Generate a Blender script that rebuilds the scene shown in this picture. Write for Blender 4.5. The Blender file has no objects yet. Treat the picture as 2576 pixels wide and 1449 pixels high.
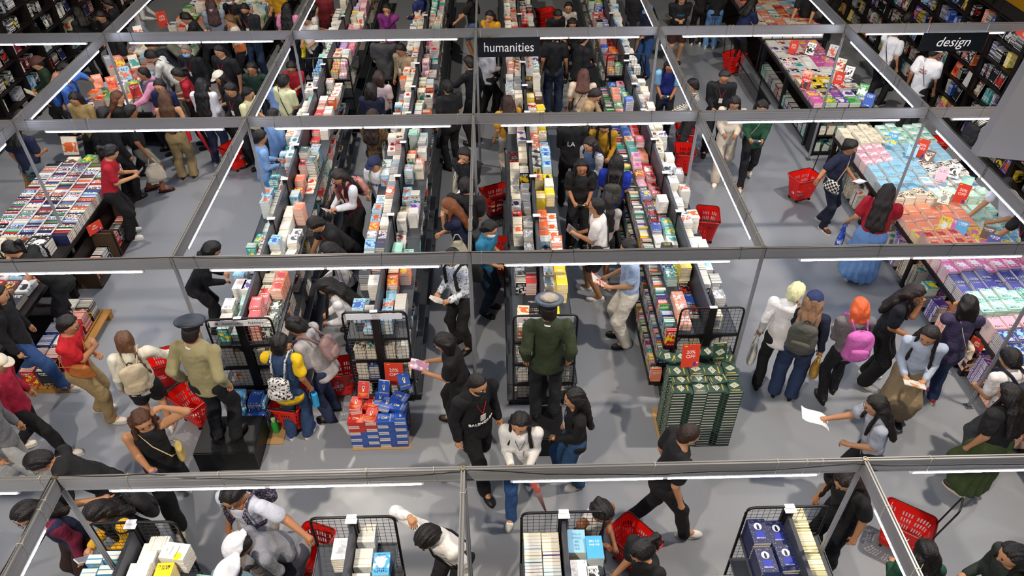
import bpy, math, random
import numpy as np
from mathutils import Matrix, Vector
random.seed(7)
SC = bpy.context.scene
COL = SC.collection
rad = math.radians

# ---------------------------------------------------------------- camera, world, exposure
FPX, PITCH, YAW, ROLL = 1883.45, 0.6957, 0.0247, -0.0023
CAM = np.array([0.2808, -3.4002, 7.0909])
_f = np.array([math.sin(YAW)*math.cos(PITCH), math.cos(YAW)*math.cos(PITCH), -math.sin(PITCH)])
_r = np.array([math.cos(YAW), -math.sin(YAW), 0.0])
_u = np.cross(_r, _f)
_A = _r*math.cos(ROLL)+_u*math.sin(ROLL)
_B = -_r*math.sin(ROLL)+_u*math.cos(ROLL)
cam_d = bpy.data.cameras.new('camera')
cam_d.sensor_width = 36.0
cam_d.lens = FPX*36.0/2576.0
cam_d.clip_start = 0.05
cam = bpy.data.objects.new('camera', cam_d)
COL.objects.link(cam)
m = Matrix.Identity(4)
for i in range(3):
    m[i][0], m[i][1], m[i][2], m[i][3] = _A[i], _B[i], -_f[i], CAM[i]
cam.matrix_world = m
SC.camera = cam
SC.view_settings.view_transform = 'Standard'
SC.view_settings.look = 'None'
SC.view_settings.gamma = 1.0
SC.view_settings.exposure = -0.2
SC.view_settings.use_curve_mapping = False
world = bpy.data.worlds.new('hall_air')
SC.world = world
world.use_nodes = True
world.node_tree.nodes['Background'].inputs[0].default_value = (1.0, 0.93, 0.84, 1)
world.node_tree.nodes['Background'].inputs[1].default_value = 0.022
TUBE_POWER = 52.0

def hall_lamp(x, y, z, e, size, tint):       # the hall's own high-bay lamps, far above the stand
    d = bpy.data.lights.new('hall_lamp', 'AREA')
    d.shape = 'DISK'; d.size = size; d.energy = e; d.color = tint
    o = bpy.data.objects.new('hall_lamp', d); COL.objects.link(o)
    o.location = (x, y, z)
hall_lamp(-4, -6, 11, 1700, .35, (1, .86, .7))
hall_lamp(7, 2, 12, 1500, .35, (1, .87, .72))
hall_lamp(-4, 10, 12, 900, .4, (1, .9, .76))

def G(px, py, z=0.0):
    """where the sight line through a pixel of the 2576x1449 frame meets the height z"""
    d = _f*FPX + _A*(px-1288.0) - _B*(py-724.5)
    t = (z-CAM[2])/d[2]
    return CAM + d*t
def PR(X):
    d = np.asarray(X, float)-CAM
    w = d@_f
    return 1288+FPX*(d@_A)/w, 724.5-FPX*(d@_B)/w, w

# ---------------------------------------------------------------- materials
def hexc(h):
    h = h.lstrip('#')
    if len(h) == 3: h = ''.join(c*2 for c in h)
    v = [int(h[i:i+2], 16)/255 for i in (0, 2, 4)]
    return tuple((c/12.92 if c <= .04045 else ((c+.055)/1.055)**2.4) for c in v)+(1.0,)
_M = {}
def mat(col, rough=.6, metal=0.0, kind='', sec='#fff', scale=1.0, emit=0, spec=.4):
    key = (col, rough, metal, kind, sec, scale, emit, spec)
    if key in _M: return _M[key]
    M = bpy.data.materials.new(('cloth' if kind in ('cloth', 'knit', 'stripe', 'print', 'check') else 'surface')+'_'+str(len(_M)))
    M.use_nodes = True
    nt = M.node_tree; N = nt.nodes; L = nt.links
    b = N['Principled BSDF']
    b.inputs['Base Color'].default_value = hexc(col)
    b.inputs['Roughness'].default_value = rough
    b.inputs['Metallic'].default_value = metal
    b.inputs['Specular IOR Level'].default_value = spec
    def nd(t, **k):
        n = N.new(t)
        for a, v in k.items(): setattr(n, a, v)
        return n
    def mixc(fac, a, bb):
        x = nd('ShaderNodeMix', data_type='RGBA')
        L.new(fac, x.inputs[0])
        for s, v in ((6, a), (7, bb)):
            if isinstance(v, tuple): x.inputs[s].default_value = v
            else: L.new(v, x.inputs[s])
        return x.outputs[2]
    def ramp(src, a, c):
        r = nd('ShaderNodeMapRange'); L.new(src, r.inputs[0])
        r.inputs[1].default_value = a; r.inputs[2].default_value = c
        return r.outputs[0]
    if kind:
        tc = nd('ShaderNodeTexCoord'); P = tc.outputs['Object']
    def noise(sc, det=3, src=None):
        n = nd('ShaderNodeTexNoise'); L.new(src or P, n.inputs['Vector'])
        n.inputs['Scale'].default_value = sc; n.inputs['Detail'].default_value = det
        return n.outputs['Fac']
    def bump(src, st, dist=.01):
        x = nd('ShaderNodeBump'); L.new(src, x.inputs['Height'])
        x.inputs['Strength'].default_value = st; x.inputs['Distance'].default_value = dist
        L.new(x.outputs[0], b.inputs['Normal'])
    c0 = hexc(col); c1 = hexc(sec)
    dk = tuple(v*.82 for v in c0[:3])+(1,)
    if kind in ('cloth', 'knit', 'stripe', 'print', 'check', 'vstripe'):
        base = mixc(noise(9), dk, c0)
        if kind in ('stripe', 'vstripe'):
            w = nd('ShaderNodeTexWave', bands_direction='Z' if kind == 'stripe' else 'X'); L.new(P, w.inputs['Vector'])
            w.inputs['Scale'].default_value = scale
            base = mixc(ramp(w.outputs['Fac'], .55, .62), base, c1)
        if kind == 'check':
            w = nd('ShaderNodeTexChecker'); L.new(P, w.inputs['Vector']); w.inputs['Scale'].default_value = scale
            w.inputs[1].default_value = c0; w.inputs[2].default_value = c1
            base = w.outputs[0]
        if kind == 'print':
            base = mixc(ramp(noise(scale, 4), .54, .57), base, c1)
        L.new(base, b.inputs['Base Color'])
        bump(noise(8, 3), .7, .05)
    elif kind == 'hair':
        mp = nd('ShaderNodeMapping'); L.new(P, mp.inputs[0]); mp.inputs['Scale'].default_value = (60, 60, 9)
        f = noise(1.6, 3, mp.outputs[0])
        L.new(mixc(f, tuple(v*.5 for v in c0[:3])+(1,), tuple(min(1, v*1.6) for v in c0[:3])+(1,)), b.inputs['Base Color'])
        bump(f, .55, .02)
    elif kind == 'skin':
        L.new(mixc(noise(5), tuple(v*.88 for v in c0[:3])+(1,), c0), b.inputs['Base Color'])
        b.inputs['Subsurface Weight'].default_value = .05
    elif kind == 'brushed':
        mp = nd('ShaderNodeMapping'); L.new(P, mp.inputs[0]); mp.inputs['Scale'].default_value = (1.2, 1.2, 30)
        f = noise(3, 3, mp.outputs[0])
        L.new(ramp(f, .2, .9), b.inputs['Roughness'])
        r = b.inputs['Roughness'].links[0].from_node
        r.inputs[3].default_value = rough-.07; r.inputs[4].default_value = rough+.12
        L.new(mixc(noise(2.5, 4), tuple(v*.8 for v in c0[:3])+(1,), c0), b.inputs['Base Color'])
    elif kind == 'wood':
        mp = nd('ShaderNodeMapping'); L.new(P, mp.inputs[0]); mp.inputs['Scale'].default_value = (30, 1.6, 30)
        L.new(mixc(noise(2, 4, mp.outputs[0]), c1, c0), b.inputs['Base Color'])
    elif kind == 'floor':
        big = noise(.35, 4); mid = noise(2.2, 6); fine = noise(24, 5)
        base = mixc(ramp(big, .3, .7), tuple(v*.9 for v in c0[:3])+(1,), tuple(min(1, v*1.08) for v in c0[:3])+(1,))
        base = mixc(ramp(fine, .62, .8), base, tuple(v*1.12 for v in c0[:3])+(1,))
        v = nd('ShaderNodeTexVoronoi', feature='DISTANCE_TO_EDGE'); L.new(P, v.inputs['Vector']); v.inputs['Scale'].default_value = .35
        cr = ramp(v.outputs['Distance'], .0, .0012)
        base = mixc(cr, tuple(x*.9 for x in c0[:3])+(1,), base)
        sp = nd('ShaderNodeTexVoronoi'); L.new(P, sp.inputs['Vector']); sp.inputs['Scale'].default_value = 5
        base = mixc(ramp(sp.outputs['Distance'], .035, .02), base, tuple(min(1, v*1.9) for v in c0[:3])+(1,))
        L.new(base, b.inputs['Base Color'])
        r = ramp(mid, .25, .75); L.new(r, b.inputs['Roughness'])
        rn = b.inputs['Roughness'].links[0].from_node
        rn.inputs[3].default_value = rough; rn.inputs[4].default_value = rough+.1
        bump(fine, .06, .003)
    elif kind == 'pages':
        mp = nd('ShaderNodeMapping'); L.new(P, mp.inputs[0]); mp.inputs['Scale'].default_value = (2, 2, 420)
        L.new(mixc(noise(1.5, 2, mp.outputs[0]), tuple(v*.86 for v in c0[:3])+(1,), c0), b.inputs['Base Color'])
    if emit:
        b.inputs['Emission Color'].default_value = hexc(sec)
        b.inputs['Emission Strength'].default_value = emit
    _M[key] = M
    return M

# cover print: colours come with each book (attributes c1, c2, seed), the layout from the cover's own UV
def cover_material(name, rough, coat):
    M = bpy.data.materials.new(name); M.use_nodes = True
    nt = M.node_tree; N = nt.nodes; L = nt.links; b = N['Principled BSDF']
    b.inputs['Roughness'].default_value = rough
    b.inputs['Coat Weight'].default_value = coat; b.inputs['Coat Roughness'].default_value = .15
    def at(n):
        a = N.new('ShaderNodeAttribute'); a.attribute_name = n; return a
    c1, c2, sd = at('c1').outputs['Color'], at('c2').outputs['Color'], at('seed').outputs['Fac']
    uv = N.new('ShaderNodeUVMap'); sx = N.new('ShaderNodeSeparateXYZ'); L.new(uv.outputs[0], sx.inputs[0])
    def mth(op, a, bb=None, c=None):
        n = N.new('ShaderNodeMath'); n.operation = op
        for i, v in enumerate((a, bb, c)):
            if v is None: continue
            if isinstance(v, (int, float)): n.inputs[i].default_value = v
            else: L.new(v, n.inputs[i])
        return n.outputs[0]
    def tex(sx_, sy_, det, lo, hi, add=0.0):
        cb = N.new('ShaderNodeCombineXYZ')
        L.new(mth('MULTIPLY', sx.outputs[0], sx_), cb.inputs[0]); L.new(mth('MULTIPLY', sx.outputs[1], sy_), cb.inputs[1])
        L.new(mth('MULTIPLY_ADD', sd, 31.7, add), cb.inputs[2])
        n = N.new('ShaderNodeTexNoise'); n.inputs['Scale'].default_value = 1; n.inputs['Detail'].default_value = det
        L.new(cb.outputs[0], n.inputs['Vector'])
        r = N.new('ShaderNodeMapRange'); L.new(n.outputs['Fac'], r.inputs[0]); r.inputs[1].default_value = lo; r.inputs[2].default_value = hi
        return r.outputs[0]
    def inband(v, c, h):
        return mth('LESS_THAN', mth('ABSOLUTE', mth('SUBTRACT', v, c)), h)
    u, v = sx.outputs[0], sx.outputs[1]
    blob = tex(3.0, 4.0, 3, .50, .54)
    ring = mth('LESS_THAN', mth('ADD', mth('POWER', mth('SUBTRACT', u, .5), 2), mth('POWER', mth('SUBTRACT', v, .42), 2)), mth('MULTIPLY', mth('FRACT', mth('MULTIPLY', sd, 7.3)), .07))
    art = mth('MAXIMUM', mth('MULTIPLY', blob, inband(v, .42, .27)), ring)
    inu = inband(u, .5, .4)
    letters = tex(20.0, 7.0, 1, .5, .53, 5.0)
    t1 = mth('MULTIPLY', mth('MULTIPLY', inband(v, .83, .055), inu), letters)
    t2 = mth('MULTIPLY', mth('MULTIPLY', inband(v, .72, .03), inband(u, .5, .3)), letters)
    t3 = mth('MULTIPLY', mth('MULTIPLY', inband(v, .1, .025), inband(u, .5, .32)), letters)
    pos = mth('GREATER_THAN', sd, 0.0)
    txt = mth('MULTIPLY', mth('MAXIMUM', mth('MAXIMUM', t1, t2), t3), pos)
    art = mth('MULTIPLY', mth('MULTIPLY', art, pos), mth('LESS_THAN', mth('FRACT', mth('MULTIPLY', sd, 5.3)), .62))
    def mix(f, a, bb):
        x = N.new('ShaderNodeMix'); x.data_type = 'RGBA'
        if isinstance(f, float): x.inputs[0].default_value = f
        else: L.new(f, x.inputs[0])
        for s, q in ((6, a), (7, bb)):
            if isinstance(q, tuple): x.inputs[s].default_value = q
            else: L.new(q, x.inputs[s])
        return x.outputs[2]
    c3 = at('c3').outputs['Color']
    L.new(mix(txt, mix(art, c1, c2), c3), b.inputs['Base Color'])
    return M
COVER = cover_material('printed_cover', .42, .25)
FILM = cover_material('shrink_wrapped_cover', .16, .8)
PAGES = mat('#eae4d6', .8, kind='pages')
ALU = mat('#a6a8ad', .38, .5, kind='brushed')
ALUD = mat('#7d8088', .45, .9)
BLACK = mat('#0c0c0e', .42)
BLACKM = mat('#15161a', .35, .6)
WHITE = mat('#e8e8ea', .5)
RED = mat('#d8180f', .38)
SHELF = mat('#3d4249', .4)
DWOOD = mat('#1d1310', .5, kind='wood', sec='#0e0807')

# ---------------------------------------------------------------- mesh kit
BOXF = ((0, 3, 2, 1), (4, 5, 6, 7), (0, 1, 5, 4), (1, 2, 6, 5), (2, 3, 7, 6), (3, 0, 4, 7))
def rot(yaw=0., tilt=0., roll=0.):
    return np.array(Matrix.Rotation(rad(yaw), 3, 'Z') @ Matrix.Rotation(rad(tilt), 3, 'X') @ Matrix.Rotation(rad(roll), 3, 'Y'))
class MB:
    def __init__(s): s.v = []; s.f = []; s.m = []; s.n = 0
    def add(s, v, f, mi=0):
        s.v.append(np.asarray(v, float)); s.f += [tuple(i+s.n for i in q) for q in f]; s.m += [mi]*len(f); s.n += len(v); return s
    def box(s, c, d, R=None, mi=0, taper=1.0):
        x, y, z = d[0]/2, d[1]/2, d[2]/2; t = taper
        v = np.array([(-x*t, -y*t, -z), (x*t, -y*t, -z), (x*t, y*t, -z), (-x*t, y*t, -z), (-x, -y, z), (x, -y, z), (x, y, z), (-x, y, z)])
        if R is not None: v = v@np.asarray(R).T
        return s.add(v+np.asarray(c, float), BOXF, mi)
    def tube(s, P, r, n=8, mi=0, caps=True, closed=False, flat=1.0, up=None):
        P = [np.asarray(p, float) for p in P]; k = len(P)
        rs = r if isinstance(r, (list, tuple)) else [r]*k
        ref = np.array(up if up is not None else (0.13, 0.07, 1.0))
        V = []
        for i, p in enumerate(P):
            a = P[i-1] if (i > 0 or closed) else P[0]; b = P[(i+1) % k] if (i < k-1 or closed) else P[-1]
            t = b-a; t = t/(np.linalg.norm(t)+1e-9)
            x = np.cross(ref, t)
            if np.linalg.norm(x) < .15: x = np.cross((1, 0, 0), t)
            x /= np.linalg.norm(x); y = np.cross(t, x)
            for j in range(n):
                q = 2*math.pi*j/n
                V.append(p+rs[i]*(x*math.cos(q)+y*math.sin(q)*flat))
        F = []
        for i in range(k if closed else k-1):
            for j in range(n):
                a = i*n+j; b = i*n+(j+1) % n; c = ((i+1) % k)*n+(j+1) % n; d = ((i+1) % k)*n+j
                F.append((a, b, c, d))
        if caps and not closed:
            F.append(tuple(reversed(range(n)))); F.append(tuple((k-1)*n+j for j in range(n)))
        return s.add(V, F, mi)
    def ball(s, c, r, n=10, mi=0, R=None):
        r = (r, r, r) if isinstance(r, (int, float)) else r
        V = [(0, 0, -1)]; F = []; h = max(4, n//2)
        for i in range(1, h):
            t = math.pi*i/h
            for j in range(n):
                q = 2*math.pi*j/n; V.append((math.sin(t)*math.cos(q), math.sin(t)*math.sin(q), -math.cos(t)))
        V.append((0, 0, 1)); V = np.array(V)*np.array(r)
        if R is not None: V = V@np.asarray(R).T
        for j in range(n):
            F.append((0, 1+(j+1) % n, 1+j)); F.append((len(V)-1, 1+(h-2)*n+j, 1+(h-2)*n+(j+1) % n))
            for i in range(h-2):
                a = 1+i*n; F.append((a+j, a+(j+1) % n, a+n+(j+1) % n, a+n+j))
        return s.add(V+np.asarray(c, float), F, mi)
    def lathe(s, prof, c=(0, 0, 0), n=16, mi=0, R=None):
        V = []; F = []; k = len(prof)
        for r, z in prof:
            for j in range(n):
                q = 2*math.pi*j/n; V.append((r*math.cos(q), r*math.sin(q), z))
        for i in range(k-1):
            for j in range(n): F.append((i*n+j, i*n+(j+1) % n, (i+1)*n+(j+1) % n, (i+1)*n+j))
        F.append(tuple(reversed(range(n)))); F.append(tuple((k-1)*n+j for j in range(n)))
        V = np.array(V)
        if R is not None: V = V@np.asarray(R).T
        return s.add(V+np.asarray(c, float), F, mi)
    def mesh(s, name, mats, smooth=False):
        me = bpy.data.meshes.new(name)
        if s.v: me.from_pydata(np.concatenate(s.v).tolist(), [], s.f)
        mats = mats if isinstance(mats, (list, tuple)) else [mats]
        for x in mats: me.materials.append(x)
        if len(mats) > 1: me.polygons.foreach_set('material_index', s.m)
        if smooth:
            me.polygons.foreach_set('use_smooth', [True]*len(me.polygons))
            if smooth == 2: me.set_sharp_from_angle(angle=rad(40))
        me.update()
        return me
    def build(s, name, mats, parent=None, loc=None, yaw=None, smooth=False, **kw):
        return link(name, s.mesh(name, mats, smooth), parent, loc, yaw, **kw)
def link(name, me, parent=None, loc=None, yaw=None, label=None, cat=None, group=None, kind=None):
    o = bpy.data.objects.new(name, me); COL.objects.link(o)
    if parent is not None: o.parent = parent
    if loc is not None: o.location = [float(q) for q in loc]
    if yaw is not None: o.rotation_euler = (0, 0, rad(yaw))
    return tag(o, label, cat, group, kind)
def tag(o, label=None, cat=None, group=None, kind=None):
    for k, v in (('label', label), ('category', cat), ('group', group), ('kind', kind)):
        if v: o[k] = v
    return o
def thing(name, label, cat, loc=(0, 0, 0), yaw=0, group=None): return link(name, None, None, loc, yaw, label, cat, group)
def copytree(src, parent=None):
    c = src.copy(); COL.objects.link(c)
    if parent is not None: c.parent = parent
    for ch in list(src.children): copytree(ch, c)
    return c
def text(body, size, M, parent=None, loc=(0, 0, 0), rotm=None, name='lettering', sx=1.0, align='CENTER', depth=.0008, shear=0.0, **kw):
    cu = bpy.data.curves.new(name, 'FONT'); cu.body = body; cu.size = size; cu.align_x = align; cu.align_y = 'CENTER'
    cu.extrude = depth; cu.resolution_u = 3; cu.shear = shear
    tmp = bpy.data.objects.new('tmp_text', cu)
    me = bpy.data.meshes.new_from_object(tmp); bpy.data.objects.remove(tmp)
    me.materials.clear(); me.materials.append(M)
    o = link(name, me, parent, **kw)
    R = Matrix(rotm).to_4x4() if rotm is not None else Matrix.Identity(4)
    o.matrix_local = Matrix.Translation([float(q) for q in loc]) @ R @ Matrix.Diagonal((sx, 1, 1, 1))
    return o
STAND = np.array([[1, 0, 0], [0, 0, -1], [0, 1, 0]], float)   # text facing -y (towards the near aisle), upright
# ---------------------------------------------------------------- floor and truss grid
fl = MB().box((0, 8, -.05), (34, 34, .1))
fl.build('floor', mat('#82868c', .28, kind='floor'), kind='structure', label='pale grey sealed concrete floor')
XS = {-3: -9.0, -2: -6.009, -1: -2.981, 0: 0.0, 1: 3.0, 2: 6.086, 3: 9.1}
YS = {-1: -3.0, 0: 0.0, 1: 2.639, 2: 5.656, 3: 8.661, 4: 11.65, 5: 14.6}
HT = 2.5276
ordn = ['', 'first', 'second', 'third', 'fourth', 'fifth', 'sixth', 'seventh', 'eighth', 'ninth', 'tenth', 'eleventh', 'twelfth', 'thirteenth', 'fourteenth', 'fifteenth', 'sixteenth', 'seventeenth', 'eighteenth', 'nineteenth', 'twentieth', 'twenty-first', 'twenty-second', 'twenty-third', 'twenty-fourth', 'twenty-fifth', 'twenty-sixth', 'twenty-seventh', 'twenty-eighth', 'twenty-ninth', 'thirtieth', 'thirty-first', 'thirty-second', 'thirty-third', 'thirty-fourth', 'thirty-fifth', 'thirty-sixth', 'thirty-seventh', 'thirty-eighth', 'thirty-ninth', 'fortieth', 'forty-first', 'forty-second', 'forty-third', 'forty-fourth', 'forty-fifth']
ROWN = {-1: 'row under the camera', 0: 'nearest row', 1: 'second row', 2: 'third row', 3: 'fourth row', 4: 'fifth row', 5: 'farthest row'}
COLN = {-3: 'far left line', -2: 'second line from left', -1: 'third line from left', 0: 'middle line', 1: 'third line from right', 2: 'second line from right', 3: 'far right line'}
def post_mesh():
    a = MB(); n = 16
    prof = []
    for j in range(n):
        q = 2*math.pi*(j+.5)/n; r = .021 if j % 2 else .0155
        prof.append((r*math.cos(q), r*math.sin(q)))
    V = [(x, y, 0) for x, y in prof]+[(x, y, HT) for x, y in prof]
    a.add(V, [(j, (j+1) % n, n+(j+1) % n, n+j) for j in range(n)]+[tuple(reversed(range(n)))])
    return a.mesh('truss_post', ALU)
PM = post_mesh()
cap = MB().lathe([(.021, 0), (.021, .006), (.012, .006), (.012, -.004)], n=14).mesh('end_ring', mat('#a9a08a', .4, .9))
foot = MB().box((0, 0, .005), (.09, .09, .01)).box((0, 0, .02), (.05, .05, .03)).mesh('foot_plate', ALUD)
EXTRA_POSTS = set()
for ix in XS:
    for iy in YS:
        if iy == -1 or abs(ix) == 3 or (iy >= 4): continue
        o = thing('truss_post', 'grooved aluminium post where %s meets %s of beams' % (ROWN[iy], COLN[ix]), 'post', (XS[ix], YS[iy], 0), group='posts of the lighting frame')
        link('shaft', PM, o); link('end_ring', cap, o, (0, 0, HT)); link('foot_plate', foot, o)
def beam_mesh(L, key={}):
    k = round(L, 3)
    if k in key: return key[k]
    a = MB(); h = .14; t = .032; g = .004
    # profile with two grooves on each face
    zs = [(-h, t), (-h+.012, t), (-h+.012, t-g*2), (-h+.030, t-g*2), (-h+.030, t), (-.055, t), (-.055, t-g), (-.047, t-g), (-.047, t), (-.03, t), (-.03, t-g*2), (-.012, t-g*2), (-.012, t), (0, t)]
    pr = [(w/2, z) for z, w in [(z, w) for z, w in zs]]
    ring = [(y, z) for y, z in pr]+[(.006, 0), (.006, -.01), (-.006, -.01), (-.006, 0)]+[(-y, z) for y, z in reversed(pr)]
    n = len(ring)
    V = [(-L/2, y, z) for y, z in ring]+[(L/2, y, z) for y, z in ring]
    a.add(V, [(j, n+j, n+(j+1) % n, (j+1) % n) for j in range(n)])
    key[k] = a.mesh('truss_beam', ALU)
    return key[k]
def tie_mesh(M):
    a = MB(); t = .0022; y = .019
    P = [(0, -y, .003), (0, y, .003), (0, y, -.143), (0, -y, -.143)]
    a.tube(P, t, 5, closed=True)
    a.tube([(0, -y, .0), (.012, -y-.012, .03)], t, 4)
    return a.mesh('cable_tie', M)
TIEB = tie_mesh(mat('#101010', .5)); TIEW = tie_mesh(mat('#cfcabb', .5))
TLEN = 1.17
TUBEM = MB().tube([(-TLEN/2+.02, 0, 0), (TLEN/2-.02, 0, 0)], .0145, 12).mesh('glass_tube', mat('#ffffff', .4, emit=TUBE_POWER, sec='#e4ebff'), True)
TUBEC = MB().tube([(-.011, 0, 0), (.011, 0, 0)], .0135, 12).mesh('end_cap', mat('#d8d8d8', .5))
TUBEB = MB().box((0, 0, .016), (TLEN, .022, .012)).mesh('tube_holder', mat('#c8c9cc', .4))
def bay(x0, y0, x1, y1, lit, name, rnd):
    L = math.hypot(x1-x0, y1-y0); yaw = math.degrees(math.atan2(y1-y0, x1-x0))
    o = thing('truss_beam', 'brushed aluminium beam, '+name, 'beam', ((x0+x1)/2, (y0+y1)/2, HT), yaw, 'beams of the lighting frame')
    link('rail', beam_mesh(L-.04), o)
    for k in range(rnd.choice((3, 4, 5))):
        xx = rnd.uniform(-L/2+.1, L/2-.1)
        t = link('cable_tie', TIEW if y0 < .5 or rnd.random() < .25 else TIEB, o, (xx, 0, 0)); t.rotation_euler = (0, rad(rnd.uniform(-9, 9)), 0)
    if lit:
        for k, s in ((0, -1), (1, 1)):
            q = np.array([math.cos(rad(yaw)), math.sin(rad(yaw))])*(s*TLEN/2+.02)
            T = thing('tube_light', 'tube light, %s half, under %s' % (('left' if abs(yaw) < 45 else 'near', 'right' if abs(yaw) < 45 else 'far')[k], name), 'tube light',
                      ((x0+x1)/2+q[0], (y0+y1)/2+q[1], HT-.172), yaw, 'tube lights hung under the frame')
            link('glass_tube', TUBEM, T); link('end_cap', TUBEC, T, (-TLEN/2+.011, 0, 0)); link('end_cap', TUBEC, T, (TLEN/2-.011, 0, 0)); link('tube_holder', TUBEB, T)
rb = random.Random(3)
for iy in (0, 1, 2, 3):
    for ix in range(-3, 3):
        bay(XS[ix], YS[iy], XS[ix+1], YS[iy], 1, '%s, %s bay from left' % (ROWN[iy], ordn[ix+4]), rb)
for ix in range(-2, 3):
    for iy in range(-1, 5):
        if iy == 0: continue
        bay(XS[ix], YS[iy], XS[ix], YS[iy+1], ix != 0 and iy < 4, '%s, %s bay from near end' % (COLN[ix], ordn[iy+2]), rb)
# black mains cables lying along the beams
def cable(pts, name_label, r=.004, M=None):
    P = []
    for i in range(len(pts)-1):
        a, b = np.array(pts[i]), np.array(pts[i+1])
        for t in np.linspace(0, 1, 7)[:-1]: P.append(a+(b-a)*t+np.array([0, 0, -.015*math.sin(math.pi*t)+.006*math.sin(9*t+i)]))
    P.append(np.array(pts[-1]))
    MB().tube(P, r, 6).build('power_cable', M or BLACK, smooth=True, label=name_label, cat='cable')
cable([(-8, 2.60, HT+.008), (-6, 2.62, HT+.012), (-3, 2.615, HT+.01), (0, 2.62, HT+.012), (3, 2.615, HT+.01), (6.1, 2.62, HT+.012), (9, 2.61, HT+.01)], 'black cable laid along the top of the second beam row')
cable([(-2.98, 0, HT+.02), (-2.3, .0, HT+.01), (-1.6, -.03, HT-.04), (-.9, -.028, HT-.06), (-.2, -.028, HT-.02), (0.05, -.02, HT+.01), (.9, -.03, HT-.07), (1.8, -.03, HT-.08), (2.9, -.03, HT-.02), (3.8, -.03, HT-.06), (5.5, -.03, HT-.05)], 'thin black cable draped along the nearest beam row')
cable([(-2.99, -.02, HT+.02), (-3.0, -1.0, HT+.012), (-3.0, -2.6, HT+.01)], 'black cable on the beam beside the tracksuit wearer')

# ---------------------------------------------------------------- hanging signs, tall cases, walls
def sign(word, c, w, h, label, size, shear=0, sx=1.0, yaw=0, tilt=0):
    o = thing('hanging_sign', label, 'sign', c, yaw)
    MB().box((0, 0, 0), (w, .012, h)).build('board', mat('#10161c', .35), o)
    text(word, size, mat('#f0f2f4', .5), o, (0, -.0075, -.005), STAND, shear=shear, sx=sx)
    for s in (-1, 1):
        MB().tube([(s*w*.45, 0, h/2), (s*w*.45, 0, h/2+.14)], .002, 5).build('hanging_wire', WHITE, o)
a, b = G(1203, 114, 2.25), G(1357, 114, 2.25)
sign('humanities', ((a[0]+b[0])/2, 8.60, 2.235), 1.03, .325, 'dark hanging sign reading humanities in white under the beam', .225, sx=.86)
a, b = G(2310, 100, 2.25), G(2465, 100, 2.25)
o_ = sign('design', ((a[0]+b[0])/2+.05, 8.60, 2.235), 1.1, .31, 'dark hanging sign reading design by the tall wooden bookcase', .23, shear=.25)
# ---------------------------------------------------------------- books: every book is entered here, the 300 that show largest become objects of their own
BOOKS = []
CN = {'w': ('#f0eee8', 'white'), 'c': ('#e6dcc2', 'cream'), 'b': ('#1f4fa8', 'blue'), 'lb': ('#8fc4e0', 'light blue'), 'n': ('#1b2550', 'navy'), 'r': ('#c0241c', 'red'),
      'o': ('#e0662c', 'orange'), 'y': ('#f0cf28', 'yellow'), 'g': ('#3f9a4a', 'green'), 'dg': ('#1f3d2e', 'dark green'), 't': ('#2f9d97', 'teal'), 'm': ('#9edccb', 'mint'),
      'p': ('#e8a9bb', 'pink'), 'mg': ('#d85aa4', 'magenta'), 'v': ('#5a3f96', 'purple'), 'lv': ('#b9a0d6', 'lilac'), 'k': ('#17171b', 'black'), 'gy': ('#8d9199', 'grey'),
      'lg': ('#c9ccd0', 'pale grey'), 'br': ('#5d3c28', 'brown'), 'mr': ('#6d1826', 'maroon'), 'co': ('#f0906c', 'coral'), 'in': ('#3a3f8c', 'indigo'), 'sk': ('#4aa7d8', 'sky blue'), 'ly': ('#f1eaa6', 'pale yellow')}
SECC = {'w': 'lb r gy o t k v', 'c': 'r br o t gy', 'b': 'w y lb', 'lb': 'w b o', 'n': 'w lb o', 'r': 'w y k', 'o': 'w y r', 'y': 'w k mg', 'g': 'w y dg', 'dg': 'c w', 't': 'w y n', 'm': 'w p t', 'p': 'w r mg',
        'mg': 'w y', 'v': 'w p o', 'lv': 'w v', 'k': 'w r y', 'gy': 'w k', 'lg': 'w k o', 'br': 'c y', 'mr': 'w y', 'co': 'w r', 'in': 'w lb', 'sk': 'w y', 'ly': 'w c'}
HIRES = {}
def title(c, w=.13, h=.2, t=.026, c2=None, c3=None, kind='paperback', film=0, txt=None, adj='', seed=None, rng=random):
    c2 = c2 or rng.choice(SECC[c].split())
    c3 = c3 or ('k' if c in ('w', 'c', 'y', 'm', 'p', 'ly', 'lb', 'lg') and rng.random() < .6 else 'w')
    return dict(w=w, h=h, t=t, c=c, c2=c2, c3=c3, kind=kind, film=film, txt=txt, adj=adj, seed=-1.0 if txt else (rng.random() if seed is None else seed))
def put(T, p, R, where, vis, boost=1.0, pos=''):
    p = np.asarray(p, float); x, y, w = PR(p)
    if not (-60 < x < 2636 and -70 < y < 1530) or w < 0: return
    BOOKS.append((vis*boost/(w*w), T, p, np.asarray(R, float), where, pos))
def stack(T, x, y, z, n, where, yaw=0, rng=random, jit=1.0, boost=1.0):
    """n copies of one title laid flat"""
    dx = dy = 0
    for i in range(n):
        a = yaw+rng.gauss(0, 1.6)*jit; dx += rng.gauss(0, .0015)*jit; dy += rng.gauss(0, .0015)*jit
        if i == n-1: a += rng.gauss(0, 3)*jit
        k = n-i
        pos = 'atop' if k == 1 else ('%s from top of' % ordn[k] if k < len(ordn) else 'low in')
        put(T, (x+dx, y+dy, z+i*T['t']), rot(a), where, T['w']*T['h']*.64 if k == 1 else T['w']*T['t']*.77, boost, pos)
    return z+n*T['t']
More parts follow.
